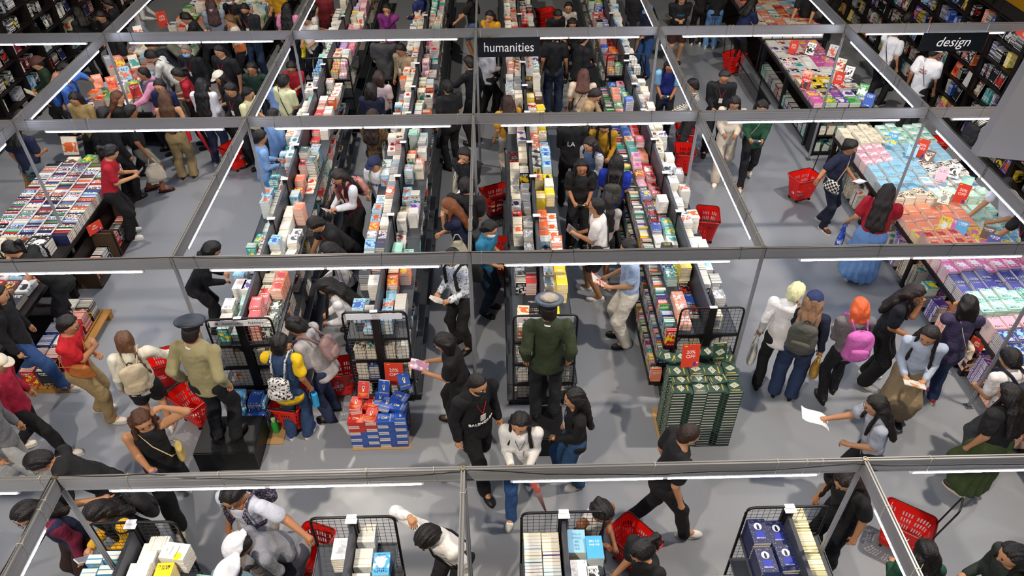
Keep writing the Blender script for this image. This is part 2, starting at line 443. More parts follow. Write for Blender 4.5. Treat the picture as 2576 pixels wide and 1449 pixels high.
def standing(T, x, y, z, n, where, along='y', rng=random, boost=1.0, spine=-1):
    """books on their bottom edge side by side; spine towards the aisle"""
    for i in range(n):
        lean = rng.gauss(0, 1.5)
        if along == 'y':     # thickness runs along y, spine faces -x / +x
            R = np.array([(spine*-1, 0, 0), (0, 0, spine*1.0), (0, 1, 0)], float).T
            R = rot(0, lean)@np.array([[-spine, 0, 0], [0, 0, spine], [0, 1, 0]], float)
            p = (x, y+i*T['t']*1.03, z+T['h']/2)
        else:                # thickness runs along x, spine faces -y
            R = rot(0, 0, lean)@np.array([[0, 0, 1], [1, 0, 0], [0, 1, 0]], float)
            p = (x+i*T['t']*1.03, y, z+T['h']/2)
        put(T, p, R, where, T['w']*T['t']*.9+T['h']*T['t']*.3, boost, '%s in' % ordn[min(i+1, 40)])
def spineup(T, x, y, z, where, rng=random, pos='in'):
    """book with its spine on top, long side across the table, its width hanging down"""
    R = np.array([[0, 1, 0], [0, 0, 1], [-1, 0, 0]], float)@np.eye(3)
    R = np.array([[0, 1, 0], [0, 0, -1], [-1, 0, 0]], float)
    put(T, (x, y, z+T['w']/2), rot(rng.gauss(0, 1), rng.gauss(0, 2))@R, where, T['h']*T['t'], 1.0, pos)
def display(T, x, y, z, where, yaw=0, tilt=72, boost=1.4):
    """one copy propped up so that its cover faces the aisle"""
    R = rot(yaw, tilt)
    put(T, np.array((x, y, z))+R@np.array((0, T['h']/2, 0)), R, where, T['w']*T['h'], boost, 'propped on')

def _tmpl(part):
    """unit book: verts as (sx, sy, which-z) resolved per book; returns function"""
    def f(T):
        w, h, t = T['w'], T['h'], T['t']; e = .0016; V = []; F = []; UV = []
        def bx(x0, x1, y0, y1, z0, z1, uvtop=None, uvside=None):
            n = len(V)
            V.extend([(x0, y0, z0), (x1, y0, z0), (x1, y1, z0), (x0, y1, z0), (x0, y0, z1), (x1, y0, z1), (x1, y1, z1), (x0, y1, z1)])
            for k, q in enumerate(BOXF):
                F.append(tuple(i+n for i in q))
                if k == 1 and uvtop: UV.extend([(0, 0), (1, 0), (1, 1), (0, 1)])
                elif k == 0 and uvtop == 2: UV.extend([(0, 0), (0, 1), (1, 1), (1, 0)])
                elif k == 5 and uvside: UV.extend([(.1, .775), (.9, .775), (.9, .885), (.1, .885)])
                else: UV.extend([(.02, .98)]*4)
        if part in ('cover', 'all'):
            bx(-w/2, w/2, -h/2, h/2, t-e, t, 1)
            bx(-w/2, w/2, -h/2, h/2, 0, e, 2)
            bx(-w/2, -w/2+e, -h/2, h/2, e, t-e, None, 1)
        nc = len(F)
        if part in ('pages', 'all'):
            bx(-w/2+e, w/2-.003, -h/2+.003, h/2-.003, e, t-e)
        return np.array(V, float), F, UV, nc
    return f
TC, TP, TA = _tmpl('cover'), _tmpl('pages'), _tmpl('all')
def book_mesh(items, name, tm, mats, has_pages):
    """items: [(T, R, p)]"""
    V = []; F = []; UV = []; MI = []; C1 = []; C2 = []; C3 = []; SD = []; n = 0
    for T, R, p in items:
        v, f, uv, nc = tm(T)
        V.append(v@R.T+p); F.extend([tuple(i+n for i in q) for q in f]); UV.extend(uv); n += len(v)
        k = len(f); fl = 2 if T['film'] else 0
        MI.extend([fl]*nc+[1]*(k-nc) if has_pages else [0]*k)
        C1.extend([hexc(CN[T['c']][0])]*k); C2.extend([hexc(CN[T['c2']][0])]*k); C3.extend([hexc(CN[T['c3']][0])]*k); SD.extend([T['seed']]*k)
    me = bpy.data.meshes.new(name); me.from_pydata(np.concatenate(V).tolist(), [], F)
    for x in mats: me.materials.append(x)
    me.polygons.foreach_set('material_index', MI)
    u = me.uv_layers.new(name='UVMap'); u.data.foreach_set('uv', np.array(UV, np.float32).ravel())
    for nm, A in (('c1', C1), ('c2', C2), ('c3', C3)):
        a = me.attributes.new(nm, 'FLOAT_COLOR', 'FACE'); a.data.foreach_set('color', np.array(A, np.float32).ravel())
    a = me.attributes.new('seed', 'FLOAT', 'FACE'); a.data.foreach_set('value', np.array(SD, np.float32))
    me.update()
    return me
def finish_books(limit=300):
    bpy.context.view_layer.update()
    dg = bpy.context.evaluated_depsgraph_get()
    BOOKS.sort(key=lambda b: -b[0])
    picked = []; rest = []
    C = Vector(CAM)
    for b in BOOKS:
        if len(picked) < limit:
            T, p, R = b[1], b[2], b[3]
            px, py, w = PR(p)
            ok = 12 < px < 2564 and 8 < py < 1441
            if ok:
                tgt = Vector(p+R@np.array((0, 0, T['t'])) if b[5] in ('atop', 'propped on') else p+np.array((0, -T['h']*.5*(b[5] != 'atop'), 0)))
                d = tgt-C; L = d.length
                hit, loc, *_ = SC.ray_cast(dg, C, d.normalized(), distance=L-.04)
                ok = not hit
            (picked if ok else rest).append(b)
        else: rest.append(b)
    used = {}; seen = set(); protos = {}
    for sc, T, p, R, where, pos in picked:
        key = id(T)
        if key not in protos:
            cov = FILM if T['film'] else COVER
            I = [(T, np.eye(3), np.zeros(3))]
            o = link('book', book_mesh(I, 'book', TC, [cov], False))
            link('page_block', book_mesh(I, 'page_block', TP, [PAGES], False), o)
            if T['txt']:
                for body, size, y, col in T['txt']:
                    text(body, size, mat(CN[col][0], .5), o, (0, y*T['h'], T['t']+.0003), depth=.0003, sx=.9)
            if T.get('art'): T['art'](o, T)
            protos[key] = o; c = o
        else: c = copytree(protos[key])
        c.matrix_world = Matrix.Translation([float(q) for q in p]) @ Matrix(R).to_4x4()
        lab = ' '.join(('%s %s %s %s %s' % (T['adj'], CN[T['c']][1], T['kind'], pos, where)).split())
        k = lab; i = 2
        g = None
        if lab in seen: g = 'identical copies, '+lab
        seen.add(lab); used.setdefault(lab, []).append(c)
        tag(c, lab, 'book')
    for lab, L in used.items():
        for c in L: c['group'] = ('copies alike: '+lab) if len(L) > 1 else 'books on the stands'
    if rest:
        o = link('books', book_mesh([(b[1], b[3], b[2]) for b in rest], 'books', TA, [COVER, PAGES, FILM], True), kind='stuff',
                 label='all the further books piled and standing on racks, tables and cases', cat='books')
    print('BOOKS', len(BOOKS), 'picked', len(picked))
# ---------------------------------------------------------------- two-sided racks
ZT, ZM, ZL, ZB = 1.08, .72, .38, .10
def rounded(pts, r, n=5):
    out = []
    k = len(pts)
    for i in range(k):
        p = np.array(pts[i], float)
        if i in (0, k-1): out.append(p); continue
        a = np.array(pts[i-1], float)-p; b = np.array(pts[i+1], float)-p
        a = a/np.linalg.norm(a)*r; b = b/np.linalg.norm(b)*r
        for t in np.linspace(0, 1, n): out.append(p+a*(1-t)**2+b*t**2)
    return out
WIRE = mat('#111114', .4, .3)
def end_panel(parent, y, w=.72, banner=None, z0=.05, z1=1.5, bars=(1.08, .72, .38)):
    o = link('end_panel', None, parent, (0, y, 0))
    h = w/2
    MB().tube(rounded([(-h, 0, z0), (-h, 0, z1), (h, 0, z1), (h, 0, z0)], .07), .0125, 8).build('panel_frame', BLACK, o, smooth=True)
    a = MB()
    for z in bars: a.box((0, 0, z), (w, .02, .03))
    for s in (-1, 1):      # web that curves from the bar into the centre post
        for z in bars[:1]: a.add([(s*.05, -.008, z-.01), (s*.16, -.008, z-.01), (s*.09, -.008, z-.03), (s*.05, -.008, z-.1), (s*.05, .008, z-.01), (s*.16, .008, z-.01), (s*.09, .008, z-.03), (s*.05, .008, z-.1)],
                                 [(0, 1, 2, 3), (7, 6, 5, 4), (0, 4, 5, 1), (1, 5, 6, 2), (2, 6, 7, 3), (3, 7, 4, 0)])
    a.build('crossbar', BLACK, o)
    MB().box((0, 0, (z1+z0)/2), (.085, .03, z1-z0)).build('centre_post', BLACK, o)
    a = MB(); n = int(w/.05)
    for i in range(1, n):
        x = -h+w*i/n
        zt = z1-(.03 if min(i, n-i) == 1 else 0)
        a.tube([(x, 0, z0), (x, 0, zt)], .0021, 4, caps=False)
    for z in np.arange(z0+.05, z1-.02, .05): a.tube([(-h, 0, z), (h, 0, z)], .0021, 4, caps=False)
    a.build('wire_grid', WIRE, o)
    MB().box((0, 0, z1+.012), (.085, .04, .006)).build('label_card', WHITE, o)
    if banner:
        b = link('banner_strip', MB().box((0, -.016, z1-.055), (w*.88, .004, .085)).mesh('banner_strip', mat('#d9dadc', .55)), o)
        if banner == 'hc':
            MB().box((-.235, -.019, z1-.045), (.028, .002, .012)).box((-.235, -.019, z1-.06), (.028, .002, .012), mi=1).build('emblem', [RED, mat('#3d55a0', .5)], b)
            text('HarperCollins', .052, mat('#6a3f48', .5), b, (-.065, -.0185, z1-.055), STAND, sx=.8)
            text('Publishers', .052, mat('#32384a', .5), b, (.19, -.0185, z1-.055), STAND, shear=.3, sx=.8)
        else:
            text('Penguin\nRandom\nHouse', .028, mat('#7d6a66', .5), b, (.02, -.0185, z1-.055), STAND)
    return o
def rack_unit(x, y0, y1, label, left=True, right=True, yaw=0):
    o = thing('book_rack', label, 'book rack', (x, (y0+y1)/2, 0), yaw, group='two-sided book racks in the aisles')
    L = y1-y0
    MB().box((0, 0, .76), (.035, L, 1.36)).build('spine_panel', mat('#3a3e45', .45, .2), o)
    MB().box((0, L/2-.02, .76), (.06, .03, 1.44)).build('upright', BLACK, o)
    MB().box((0, L/2-.02, 1.5), (.1, .06, .006)).build('label_card', WHITE, o)
    for s in (-1, 1):
        if (s < 0 and not left) or (s > 0 and not right): continue
        for z, w in ((ZT, .335), (ZM, .36), (ZL, .40), (ZB, .42)):
            MB().box((s*(w/2+.015), 0, z-.012), (w, L-.006, .02)).box((s*(w+.015), 0, z-.008), (.006, L-.006, .035), mi=1).build('shelf', [SHELF, mat('#5b6068', .35, .5)], o)
    MB().box((0, 0, .045), (.84, L-.01, .07)).build('plinth', BLACK, o)
    return o
rs = random.Random(11)
def T(c, **k): return title(c, **k)
def fill_side(xc, s, y0, y1, z, pal, where, rng, inner=.105, outer=.245, dens=.92, hmax=.32, gap_outer=.25, upright=.25, boost=1.0, wk=None):
    """rows of piles on one side of a shelf; s=-1 left wing, +1 right wing"""
    wing = 'left' if s < 0 else 'right'
    for cn, off in (('inner', inner), ('outer', outer)):
        y = y0+.02; i = 0; cur = None; rep = 0
        while y < y1-.12:
            i += 1
            if rep <= 0:
                c = rng.choice(pal.split())
                cur = title(c, w=rng.choice((.125, .13, .135)), h=rng.choice((.19, .2, .205)), t=rng.choice((.018, .022, .027, .033)), kind=rng.choice(('paperback', 'paperback', 'hardback')), rng=rng)
                rep = rng.choice((1, 1, 2, 3)); n = max(1, int(rng.uniform(.1, 1)*hmax/cur['t']))
            rep -= 1
            W = '%s stack, %s %s row, %s' % (ordn[min(i, 44)], wing, cn, where)
            x = (xc(y) if callable(xc) else xc)+s*off
            if any(abs(x-a_) < .11 and abs(y+.1-b_) < .2 for a_, b_ in RES): y += .2; continue
            if rng.random() > dens or (cn == 'outer' and rng.random() < gap_outer): y += .2; continue
            if rng.random() < upright:
                k = rng.randint(4, 8)
                standing(cur, x, y+.02, z, k, W.replace('stack', 'bunch'), 'y', rng, spine=s)
                y += k*cur['t']+.03
            else:
                nn = max(1, n+rng.choice((-2, -1, 0, 0)))
                top = stack(cur, x+rng.uniform(-.006, .006), y+cur['h']/2, z, nn, W, rng.choice((0, 180)), rng, boost=boost)
                y += cur['h']+rng.uniform(.004, .02)
def low_fill(xc, s, y0, y1, z, pal, where, rng, off=.26):
    y = y0+.03; i = 0
    while y < y1-.2:
        i += 1
        T = title(rng.choice(pal.split()), t=rng.choice((.022, .03)), rng=rng)
        if rng.random() < .8: stack(T, (xc(y) if callable(xc) else xc)+s*(off+rng.uniform(-.01, .01)), y+.1, z, rng.randint(2, 8), '%s low stack, %s wing, %s' % (ordn[min(i, 44)], 'left' if s < 0 else 'right', where), 0, rng)
        y += rng.choice((.21, .22, .3))
RES = []
LET = [(1430, 775, 'y', 'Sylvia\nPlath', 'w', 6, 'beside the green-jacket guard', .81, .12), (1352, 700, 'r', 'PRATCHETT', 'w', 7, 'left wing of the green-jacket rack', .81, -.12), (1352, 672, 'k', 'JAMES\nROLLINS', 'y', 8, 'left wing of the green-jacket rack, behind the red one', .81, -.12),
       (912, 680, 'k', 'HOW\nTO\nPRAY', 'w', 9, 'left wing of the white-banner rack', -1.12, -.245), (940, 705, 'w', 'C.S.\nLEWIS', 'o', 9, 'by the spine of the white-banner rack', -1.12, -.105), (955, 612, 'n', 'MYTHOS', 'co', 8, 'left wing of the white-banner rack under the beam', -1.12, -.12),
       (560, 715, 'w', 'SUN TZU\nTHE ART\nOF WAR', 'r', 8, 'outer left row of the cream-sweater rack', -2.66, -.2), (1618, 785, 'b', 'BLUE', 'w', 0, '', 0, 0)]
for (px, py, c, body, tc, n, wh, xc_, off) in LET:
    if not n: continue
    p = G(px, py, ZT+n*.027)
    RES.append((xc_+off, p[1]))
    t_ = title(c, w=.135, h=.2, t=.027, txt=[(body, .026, .12, tc)], adj='lettered')
    stack(t_, xc_+off, p[1], ZT, n, wh, 0, rs, .5, 2.2)
RUNS = [  # centre x, y start, y end, name, palettes left/right, near banner
    (-2.62, 2.86, 9.75, 'cream-sweater rack', 'w w w lb c m t w', 'w c o r w lb dg c', 'hc'),
    (-1.12, 2.93, 9.75, 'white-banner rack', 'w c r w lb o gy', 'w m lb c lv o w', 'prh'),
    (.81, 2.82, 9.75, 'green-jacket rack', 'w w gy k c w r', 'w lb o y w c br', 'hc'),
    (2.71, 2.89, 9.75, 'dark-pyramid rack', 'r b g w y t co p k', 'w w lg gy c w', None),
]
for k, (xc, y0, y1, nm, pl, pr, ban) in enumerate(RUNS):
    n = 7; L = (y1-y0)/n
    for i in range(n):
        u = rack_unit(xc-(.03*(i+.5)*L if k == 0 else 0), y0+i*L, y0+(i+1)*L, 'black two-sided rack section, %s from near end of the %s line' % (ordn[i+1], nm), yaw=1.72 if k == 0 else 0)
        if i == 0: end_panel(u, -L/2-.012, banner=ban)
    if k == 0: xc = lambda y: -2.62-.03*(y-2.86)
    if k == 3:
        fill_side(xc, -1, y0+.05, y1-.1, ZT, pl, nm, rs, hmax=.16, gap_outer=0, upright=.0)
    else:
        fill_side(xc, -1, y0+.05, y1-.1, ZT, pl, nm, rs, gap_outer=.15 if k else .35)
    fill_side(xc, 1, y0+.05, y1-.1, ZT, pr, nm, rs, gap_outer=.3, hmax=.34)
    for s in (-1, 1):
        for z_, zn in ((ZM, 'middle'), (ZL, 'bottom'), (ZB, 'floor')):
            for c_ in range(2):
                if rs.random() < .85: stack(T(rs.choice('w c w lg b c'.split()), t=rs.choice((.022, .028)), rng=rs), (xc(y0) if callable(xc) else xc)+s*(.11+.14*c_), y0+.13, z_, rs.randint(5, 11), '%s end stack, %s wing, %s shelf, %s' % (ordn[c_+1], 'left' if s < 0 else 'right', zn, nm), 0, rs)
    for s in (-1, 1):
        low_fill(xc, s, y0+.1, y1, ZM, 'w k n br r dg gy t', 'middle shelf, '+nm, rs)
        low_fill(xc, s, y0+.1, y1, ZL, 'k n br mr w gy', 'bottom shelf, '+nm, rs)
        low_fill(xc, s, y0+.1, y1, ZB, 'k n br mr b gy', 'floor shelf, '+nm, rs, .3)
FAR = [(-2.82, 'far yellow-bag rack', 'w c lb m w', 'lv p mg y w c'), (-1.12, 'far orange-sunset rack', 'w o lg c w', 'm p c lg w t'), (.84, 'far humanities rack', 'w o c lg w', 'w k r lg'), (2.75, 'far comics rack', 'k r g b lg o', 'w lg w lb')]
for k, (xc, nm, pl, pr) in enumerate(FAR):
    y0, y1 = 9.97, 16.6; n = 6; L = (y1-y0)/n
    for i in range(n):
        u = rack_unit(xc, y0+i*L, y0+(i+1)*L, 'black two-sided rack section, %s from near end of the %s line' % (ordn[i+1], nm))
        if i == 0 and k in (0, 3): end_panel(u, -L/2-.012, w=.84 if k == 0 else .72, z1=1.52)
    fill_side(xc, -1, y0+.05, y1, ZT, pl, nm, rs, hmax=.3, gap_outer=.05, upright=.15)
    fill_side(xc, 1, y0+.05, y1, ZT, pr, nm, rs, hmax=.3, gap_outer=.05, upright=.15)
    for s in (-1, 1): low_fill(xc, s, y0+.1, y1, ZM, 'k n br mr w gy t', 'middle shelf, '+nm, rs)
# nearest racks, under the frame's near bay
NEAR = [(-2.86, 'entrepreneur rack'), (-1.0, 'blue-novel rack'), (.81, 'ocean-cover rack'), (2.76, 'starry-novel rack')]
for k, (xc, nm) in enumerate(NEAR):
    for i in range(2):
        u = rack_unit(xc, .27-.95*(i+1), .27-.95*i, 'black two-sided rack section, %s from far end of the %s line' % (ordn[i+1], nm))
        if i == 0: end_panel(u, .95/2+.012, w=.72, bars=(1.06,))

gold = T('sk', w=.13, h=.19, t=.04, c2='y', c3='y', kind='gilt-edged hardback')
for i in range(2):
    for j in range(4):
        standing(gold, -3.07-.135*(i % 2)+.03, .12-j*.13-i*.03, ZT, 2, '%s bunch, %s line, left wing, entrepreneur rack' % (ordn[j+1], ('inner', 'outer')[i]), 'y', rs, spine=-1, boost=1.3)
wd = T('w', w=.135, h=.2, t=.02, c2='w', c3='w', kind='hardback', adj='plain')
standing(wd, -2.765, .22, ZT, 8, 'row beside the spine, entrepreneur rack', 'x', rs, boost=1.3)
stack(wd, -2.74, .13, ZT, 9, 'stack behind the ring-marked books, entrepreneur rack', 0, rs, .3, 1.5)
ring_ = T('w', w=.165, h=.22, t=.03, c2='w', c3='w', kind='hardback', adj='ring-marked')
stack(ring_, -2.745, -.1, ZT, 8, 'ring-marked stack, entrepreneur rack', 0, rs, .3, 2)
ent = T('w', w=.15, h=.22, t=.026, c2='w', c3='w', txt=[('the', .022, .3, 'k'), ('minimalist', .022, .12, 'k'), ('entrepreneur', .022, -.12, 'k')], kind='paperback', adj='black-lettered')
stack(ent, -2.52, .14, ZT, 8, 'stack by the mesh, entrepreneur rack', 80, rs, .6, 2)
yel = T('y', w=.14, h=.2, t=.03, c2='y', c3='k', adj='bright')
stack(yel, -2.56, -.06, ZT, 6, 'stack nearest the camera, entrepreneur rack', 0, rs, 1, 2)
grn = T('m', w=.14, h=.21, t=.022, c2='w')
for j in range(3): stack(grn, -2.4-.03*j, -.35-.2*j+.4, ZM, 6, '%s low stack of the entrepreneur rack' % ordn[j+1], 0, rs)
# blue-novel rack
whn = T('w', w=.14, h=.2, t=.03, c2='lg', c3='lg', kind='hardback', adj='blank-edged')
standing(whn, -1.1, -.22, ZT, 4, 'left wing, blue-novel rack', 'y', rs, spine=-1)
stack(whn, -1.1, .12, ZT, 7, 'left inner stack by the mesh, blue-novel rack', 0, rs, .6, 1.5)
stack(whn, -1.1, -.5, ZT, 8, 'left inner stack nearest the camera, blue-novel rack', 0, rs, .6, 1.5)
hid = T('w', w=.14, h=.21, t=.028, c2='w', c3='o', txt=[('HIDDEN', .03, .05, 'o'), ('POTENTIAL', .026, -.1, 'o')], adj='orange-lettered')
stack(hid, -1.26, -.31, ZT, 5, 'outer left stack, blue-novel rack', 0, rs, 1, 2)
whb = T('w', w=.15, h=.2, t=.024, c2='lb', c3='lb', kind='paperback', adj='pale')
for j in range(3): standing(whb, -.9, .18-j*.23, ZT, 7, '%s bunch right of the spine, blue-novel rack' % ordn[j+1], 'y', rs, spine=1, boost=1.3)
blu = T('sk', w=.14, h=.21, t=.028, c2='w', c3='n', kind='paperback')
stack(blu, -.745, .0, ZT, 6, 'right outer stack, blue-novel rack', 180, rs, .7, 2)
stack(T('w', w=.13, h=.2, t=.03, c2='y'), -.8, -.27, ZT, 6, 'right stack nearest the camera, blue-novel rack', 0, rs, .7, 1.5)
for j in range(3): stack(T('c', w=.12, h=.16, t=.03), -1.05+.1*j, -.5, ZM, 4, '%s middle-shelf stack, blue-novel rack' % ordn[j+1], 0, rs)
# ocean-cover rack
for c in range(2):
    for j in range(11):
        q = T(rs.choice(('w', 'c', 'lb', 'ly', 'v', 'lg')), w=.15, h=.2, t=.03, c2='w', film=rs.random() < .4, kind='wrapped paperback' if j % 3 == 0 else 'paperback')
        standing(q, .54+.155*c, .2-j*.062, ZT, 2, '%s pair down the %s left row, ocean-cover rack' % (ordn[j+1], ('outer', 'inner')[c]), 'y', rs, spine=-1, boost=1.3)
oce = T('lb', w=.15, h=.22, t=.03, c2='w', c3='n', seed=.31, txt=[('SUN', .026, .33, 'n'), ('THE', .026, .18, 'n'), ('SEE', .026, .02, 'n'), ('COULD', .026, -.14, 'n'), ('IF YOU', .026, -.3, 'n')], adj='cloud-printed')
stack(oce, .915, .12, ZT, 8, 'right inner stack by the mesh, ocean-cover rack', 180, rs, .5, 2)
tt = T('sk', w=.14, h=.21, t=.03, c2='mg', c3='w', txt=[('this time', .028, -.1, 'w'), ('it\'s real', .032, -.26, 'w')], adj='swimmer-printed')
stack(tt, 1.06, .04, ZT, 9, 'right outer stack, ocean-cover rack', 180, rs, .5, 2)
stack(whn, .915, -.14, ZT, 7, 'right inner stack nearest the camera, ocean-cover rack', 0, rs, .5, 1.5)
stack(T('lg', w=.1, h=.2, t=.03), 1.03, -.2, ZT, 7, 'narrow right stack, ocean-cover rack', 0, rs)
# starry-novel rack
dra = T('n', w=.155, h=.235, t=.036, c2='w', c3='w', seed=.1429, txt=[('DRACULA', .019, -.28, 'w')], kind='hardback', adj='moon-printed')
dra['c2'] = 'in'
for c in range(2):
    for j in range(4):
        stack(dra, 2.50+.168*c, .16-.25*j, ZT, 7-(j+c) % 2, '%s stack down the %s left row, starry-novel rack' % (ordn[j+1], ('outer', 'inner')[c]), 0, rs, .3, 2.5)
pal_ = T('ly', w=.16, h=.235, t=.016, c2='ly', c3='ly', kind='paperback')
for j in range(3): standing(pal_, 2.875, .2-j*.235, ZT, 13, '%s bunch right of the spine, starry-novel rack' % ordn[j+1], 'y', rs, spine=1, boost=1.4)
nwp = T('c', w=.14, h=.2, t=.02, c2='y')
for j in range(3): stack(nwp, 2.3, .1-.22*j, ZL, 8, '%s floor-side stack, starry-novel rack' % ordn[j+1], 0, rs)
end = None
# spines wall on the left of the dark-pyramid rack, and lettered covers on it
for tier, (z, off) in enumerate(((ZT-.05, .40), (ZM+.02, .45), (ZL+.03, .50))):
    y = 2.95; i = 0
    while y < 9.6:
        i += 1
        q = T(rs.choice('k r b g o y t n mr v w gy dg co'.split()), w=.13, h=rs.choice((.19, .21, .24)), t=rs.choice((.008, .012, .016, .02)), rng=rs)
        k = rs.randint(1, 4)
        standing(q, 2.71-off, y, z-.17, k, '%s bunch of spines, %s tier, dark-pyramid rack' % (ordn[min(i, 44)], ordn[tier+1]), 'y', rs, spine=-1)
        y += k*q['t']*1.03+.004
    MB().box((0, 0, 0), (.16, 6.8, .015)).box((-.08, 0, .02), (.008, 6.8, .05)).build('spine_ledge', BLACK, None, (2.71-off, 6.3, z-.18), label='long black ledge, %s tier from top, of the dark-pyramid rack' % ordn[tier+1], cat='ledge', group='ledges of the comics side')
def lett(c, lines, xx, yy, n, where, **k):
    t_ = T(c, w=.135, h=.2, txt=lines, **k)
    return stack(t_, xx, yy, ZT+.1, n, where, 0, rs, .5, 2)
lett('k', [('LIVE AND', .025, .36, 'y'), ('LET DIE', .025, .23, 'y'), ('IAN', .02, -.27, 'y'), ('FLEMING', .022, -.38, 'y')], 2.46, 4.22, 7, 'lettered stack, left wing, dark-pyramid rack', c2='o', t=.026)
lett('y', [('LAST', .026, .33, 'mg'), ('NIGHT', .026, .18, 'mg'), ('WAS', .026, .03, 'mg'), ('FUN', .026, -.12, 'mg')], 2.6, 3.85, 8, 'lettered stack by the spine, dark-pyramid rack', c2='y', t=.026)
lett('w', [('THE', .02, -.15, 'r'), ('GETAWAY', .026, -.3, 'r')], 2.6, 5.35, 7, 'red-haired portrait stack, dark-pyramid rack', c2='co')
lett('b', [('TOM', .034, .2, 'w'), ('HANKS', .034, .0, 'w')], 2.55, 8.25, 8, 'tall stack near the far end, dark-pyramid rack', c2='b', t=.035)
lett('r', [('FINAL', .03, .2, 'w'), ('CUT', .034, .0, 'w')], 2.58, 7.2, 4, 'lettered stack mid way, dark-pyramid rack')

# ---------------------------------------------------------------- floor piles with sale signs
def sale(x, y, z, yaw, label, h=.3, w=.21, tilt=0, body='20%\nOFF'):
    o = thing('sale_sign', label, 'sign', (x, y, z), yaw, 'red sale cards on the book piles')
    MB().box((0, 0, h/2), (w, .006, h)).build('card', mat('#d2402a', .45), o)
    text(body, h*.2, mat('#f6efe9', .5), o, (0, -.0036, h*.57), STAND, sx=1.05)
    MB().box((.05, -.0036, h*.14), (.03, .001, .05)).box((.08, -.0036, h*.2), (.016, .001, .016), mi=1).box((-.06, -.0036, h*.93), (.03, .001, .01), mi=2).build('print', [mat('#4b3ca0'), WHITE, mat('#f0c23a')], o)
    o.rotation_euler = (rad(-tilt), 0, rad(yaw))
    return o
def art_(fn):
    def f(o, T): fn(o, T)
    return f
def kat_art(o, T):
    k = MB()
    for a_, b_ in ((.056, .046), (.038, .03), (.022, .014)):
        P = [(-a_, 0), (-a_*.2, -a_*.8), (a_, -a_*.15), (a_*.3, a_*.7)]; Q = [(x*b_/a_, y*b_/a_) for x, y in P]
        k.add([(x, y, T['t']+.0004) for x, y in P]+[(x, y, T['t']+.0004) for x, y in Q], [(i, (i+1) % 4, 4+(i+1) % 4, 4+i) for i in range(4)])
    k.build('cover_art', mat('#d9d6bd', .5), o)
def disc(k, x, y, r, z, mi, n=20): k.add([(x, y, z)]+[(x+r*math.cos(2*math.pi*i/n), y+r*math.sin(2*math.pi*i/n), z) for i in range(n)], [(0, 1+i, 1+(i+1) % n) for i in range(n)], mi)
def moon_art(o, T):
    k = MB(); z = T['t']+.0004; disc(k, 0, .045, .034, z, 0); k.box((0, .035, z+.0002), (.022, .04, .0003), mi=1); k.box((.0, .058, z+.0002), (.012, .014, .0003), mi=1)
    k.box((0, -.035, z), (.075, .07, .0003), mi=2)
    r2 = random.Random(5)
    for _ in range(60):
        x, y = r2.uniform(-.07, .07), r2.uniform(-.11, .11)
        if abs(x) > .042 or abs(y) > .085: k.box((x, y, z), (.003, .003, .0003), mi=0)
    k.build('cover_art', [mat('#eef0f4', .5), mat('#14183a', .5), mat('#2433a0', .5)], o)
def ring_art(o, T):
    k = MB(); z = T['t']+.0004; n = 28
    k.add([(r_*math.cos(2*math.pi*i/n), -.01+r_*math.sin(2*math.pi*i/n), z) for r_ in (.046, .0435) for i in range(n)], [(i, (i+1) % n, n+(i+1) % n, n+i) for i in range(n)]); disc(k, 0, -.01, .005, z, 0)
    k.build('cover_art', mat('#17171a', .5), o)
def key_art(o, T):
    k = MB(); z = T['t']+.0004; disc(k, .0, .03, .017, z, 0); k.box((0, .005, z), (.022, .05, .0003), mi=0); disc(k, 0, .03, .009, z+.0003, 1); k.box((0, .016, z+.0003), (.006, .02, .0003), mi=1)
    k.build('cover_art', [mat('#dcc9a4', .5), mat('#1c1420', .5)], o)
def sun_art(o, T):
    k = MB(); disc(k, -.045, -.05, .035, T['t']+.0002, 0); k.build('cover_art', mat('#f2d62a', .5), o)
kat = T('dg', w=.15, h=.205, t=.0222, c2='dg', c3='y', kind='hardback', seed=.55, adj='pyramid-printed', txt=[('R F KUANG', .016, .4, 'y'), ('KATABASIS', .021, -.38, 'y')]); kat['art'] = kat_art
for c in range(4):
    for r_ in range(2):
        n = 42 if r_ == 0 else 44
        for i in range(n):
            k = n-i; spn = (i+c) % 2
            x = 2.275+.195*c
            put(kat, (x if spn else x+(.02 if c % 2 else -.02), 2.215+.22*r_-(.0275 if spn else 0), .012+i*.0222), rot((90 if spn else 0)+rs.gauss(0, .7)), '%s column of dark-pyramid pile, %s row' % (ordn[c+1], 'front' if r_ == 0 else 'back'), (.002 if spn else .0016) if r_ == 0 and k > 1 else (.025 if k == 1 else .0004), 1.5, 'atop' if k == 1 else '%s from top of' % ordn[k])
zt_ = .012+44*.0222
for (x, y, dz, a, w_) in ((2.2, 2.62, 0, 60, 'corner heap'), (2.36, 2.6, 0, 100, 'heap behind sale card'), (2.62, 2.66, .0, 95, 'heap at centre back'), (2.85, 2.6, 0, 60, 'heap at far corner'), (2.62, 2.66, .0222, 80, 'heap at centre back'), (2.66, 2.64, .0444, 85, 'heap at centre back'), (2.3, 2.3, -.044, 95, 'left front heap'), (2.5, 2.32, -.044, 84, 'front heap'), (2.72, 2.3, -.044, 100, 'right front heap')):
    put(kat, (x, y, zt_+dz), rot(a), w_+' of dark-pyramid pile', .03, 2.4, 'atop' if dz == 0 else '%s layer of' % ordn[max(0, int(dz/.022))+1])
display(kat, 2.76, 2.5, zt_+.07, 'the top of the dark-pyramid pile', 3, 68, 3)
sale(2.42, 2.44, zt_+.02, 2, 'red twenty percent sale card on the dark-pyramid pile', .29, .2, 14)
MB().box((0, 0, .006), (.82, .6, .012)).build('cardboard_sheet', mat('#a8865a', .8), None, (2.56, 2.42, 0), label='brown cardboard sheet under the dark-pyramid book pile', cat='cardboard')
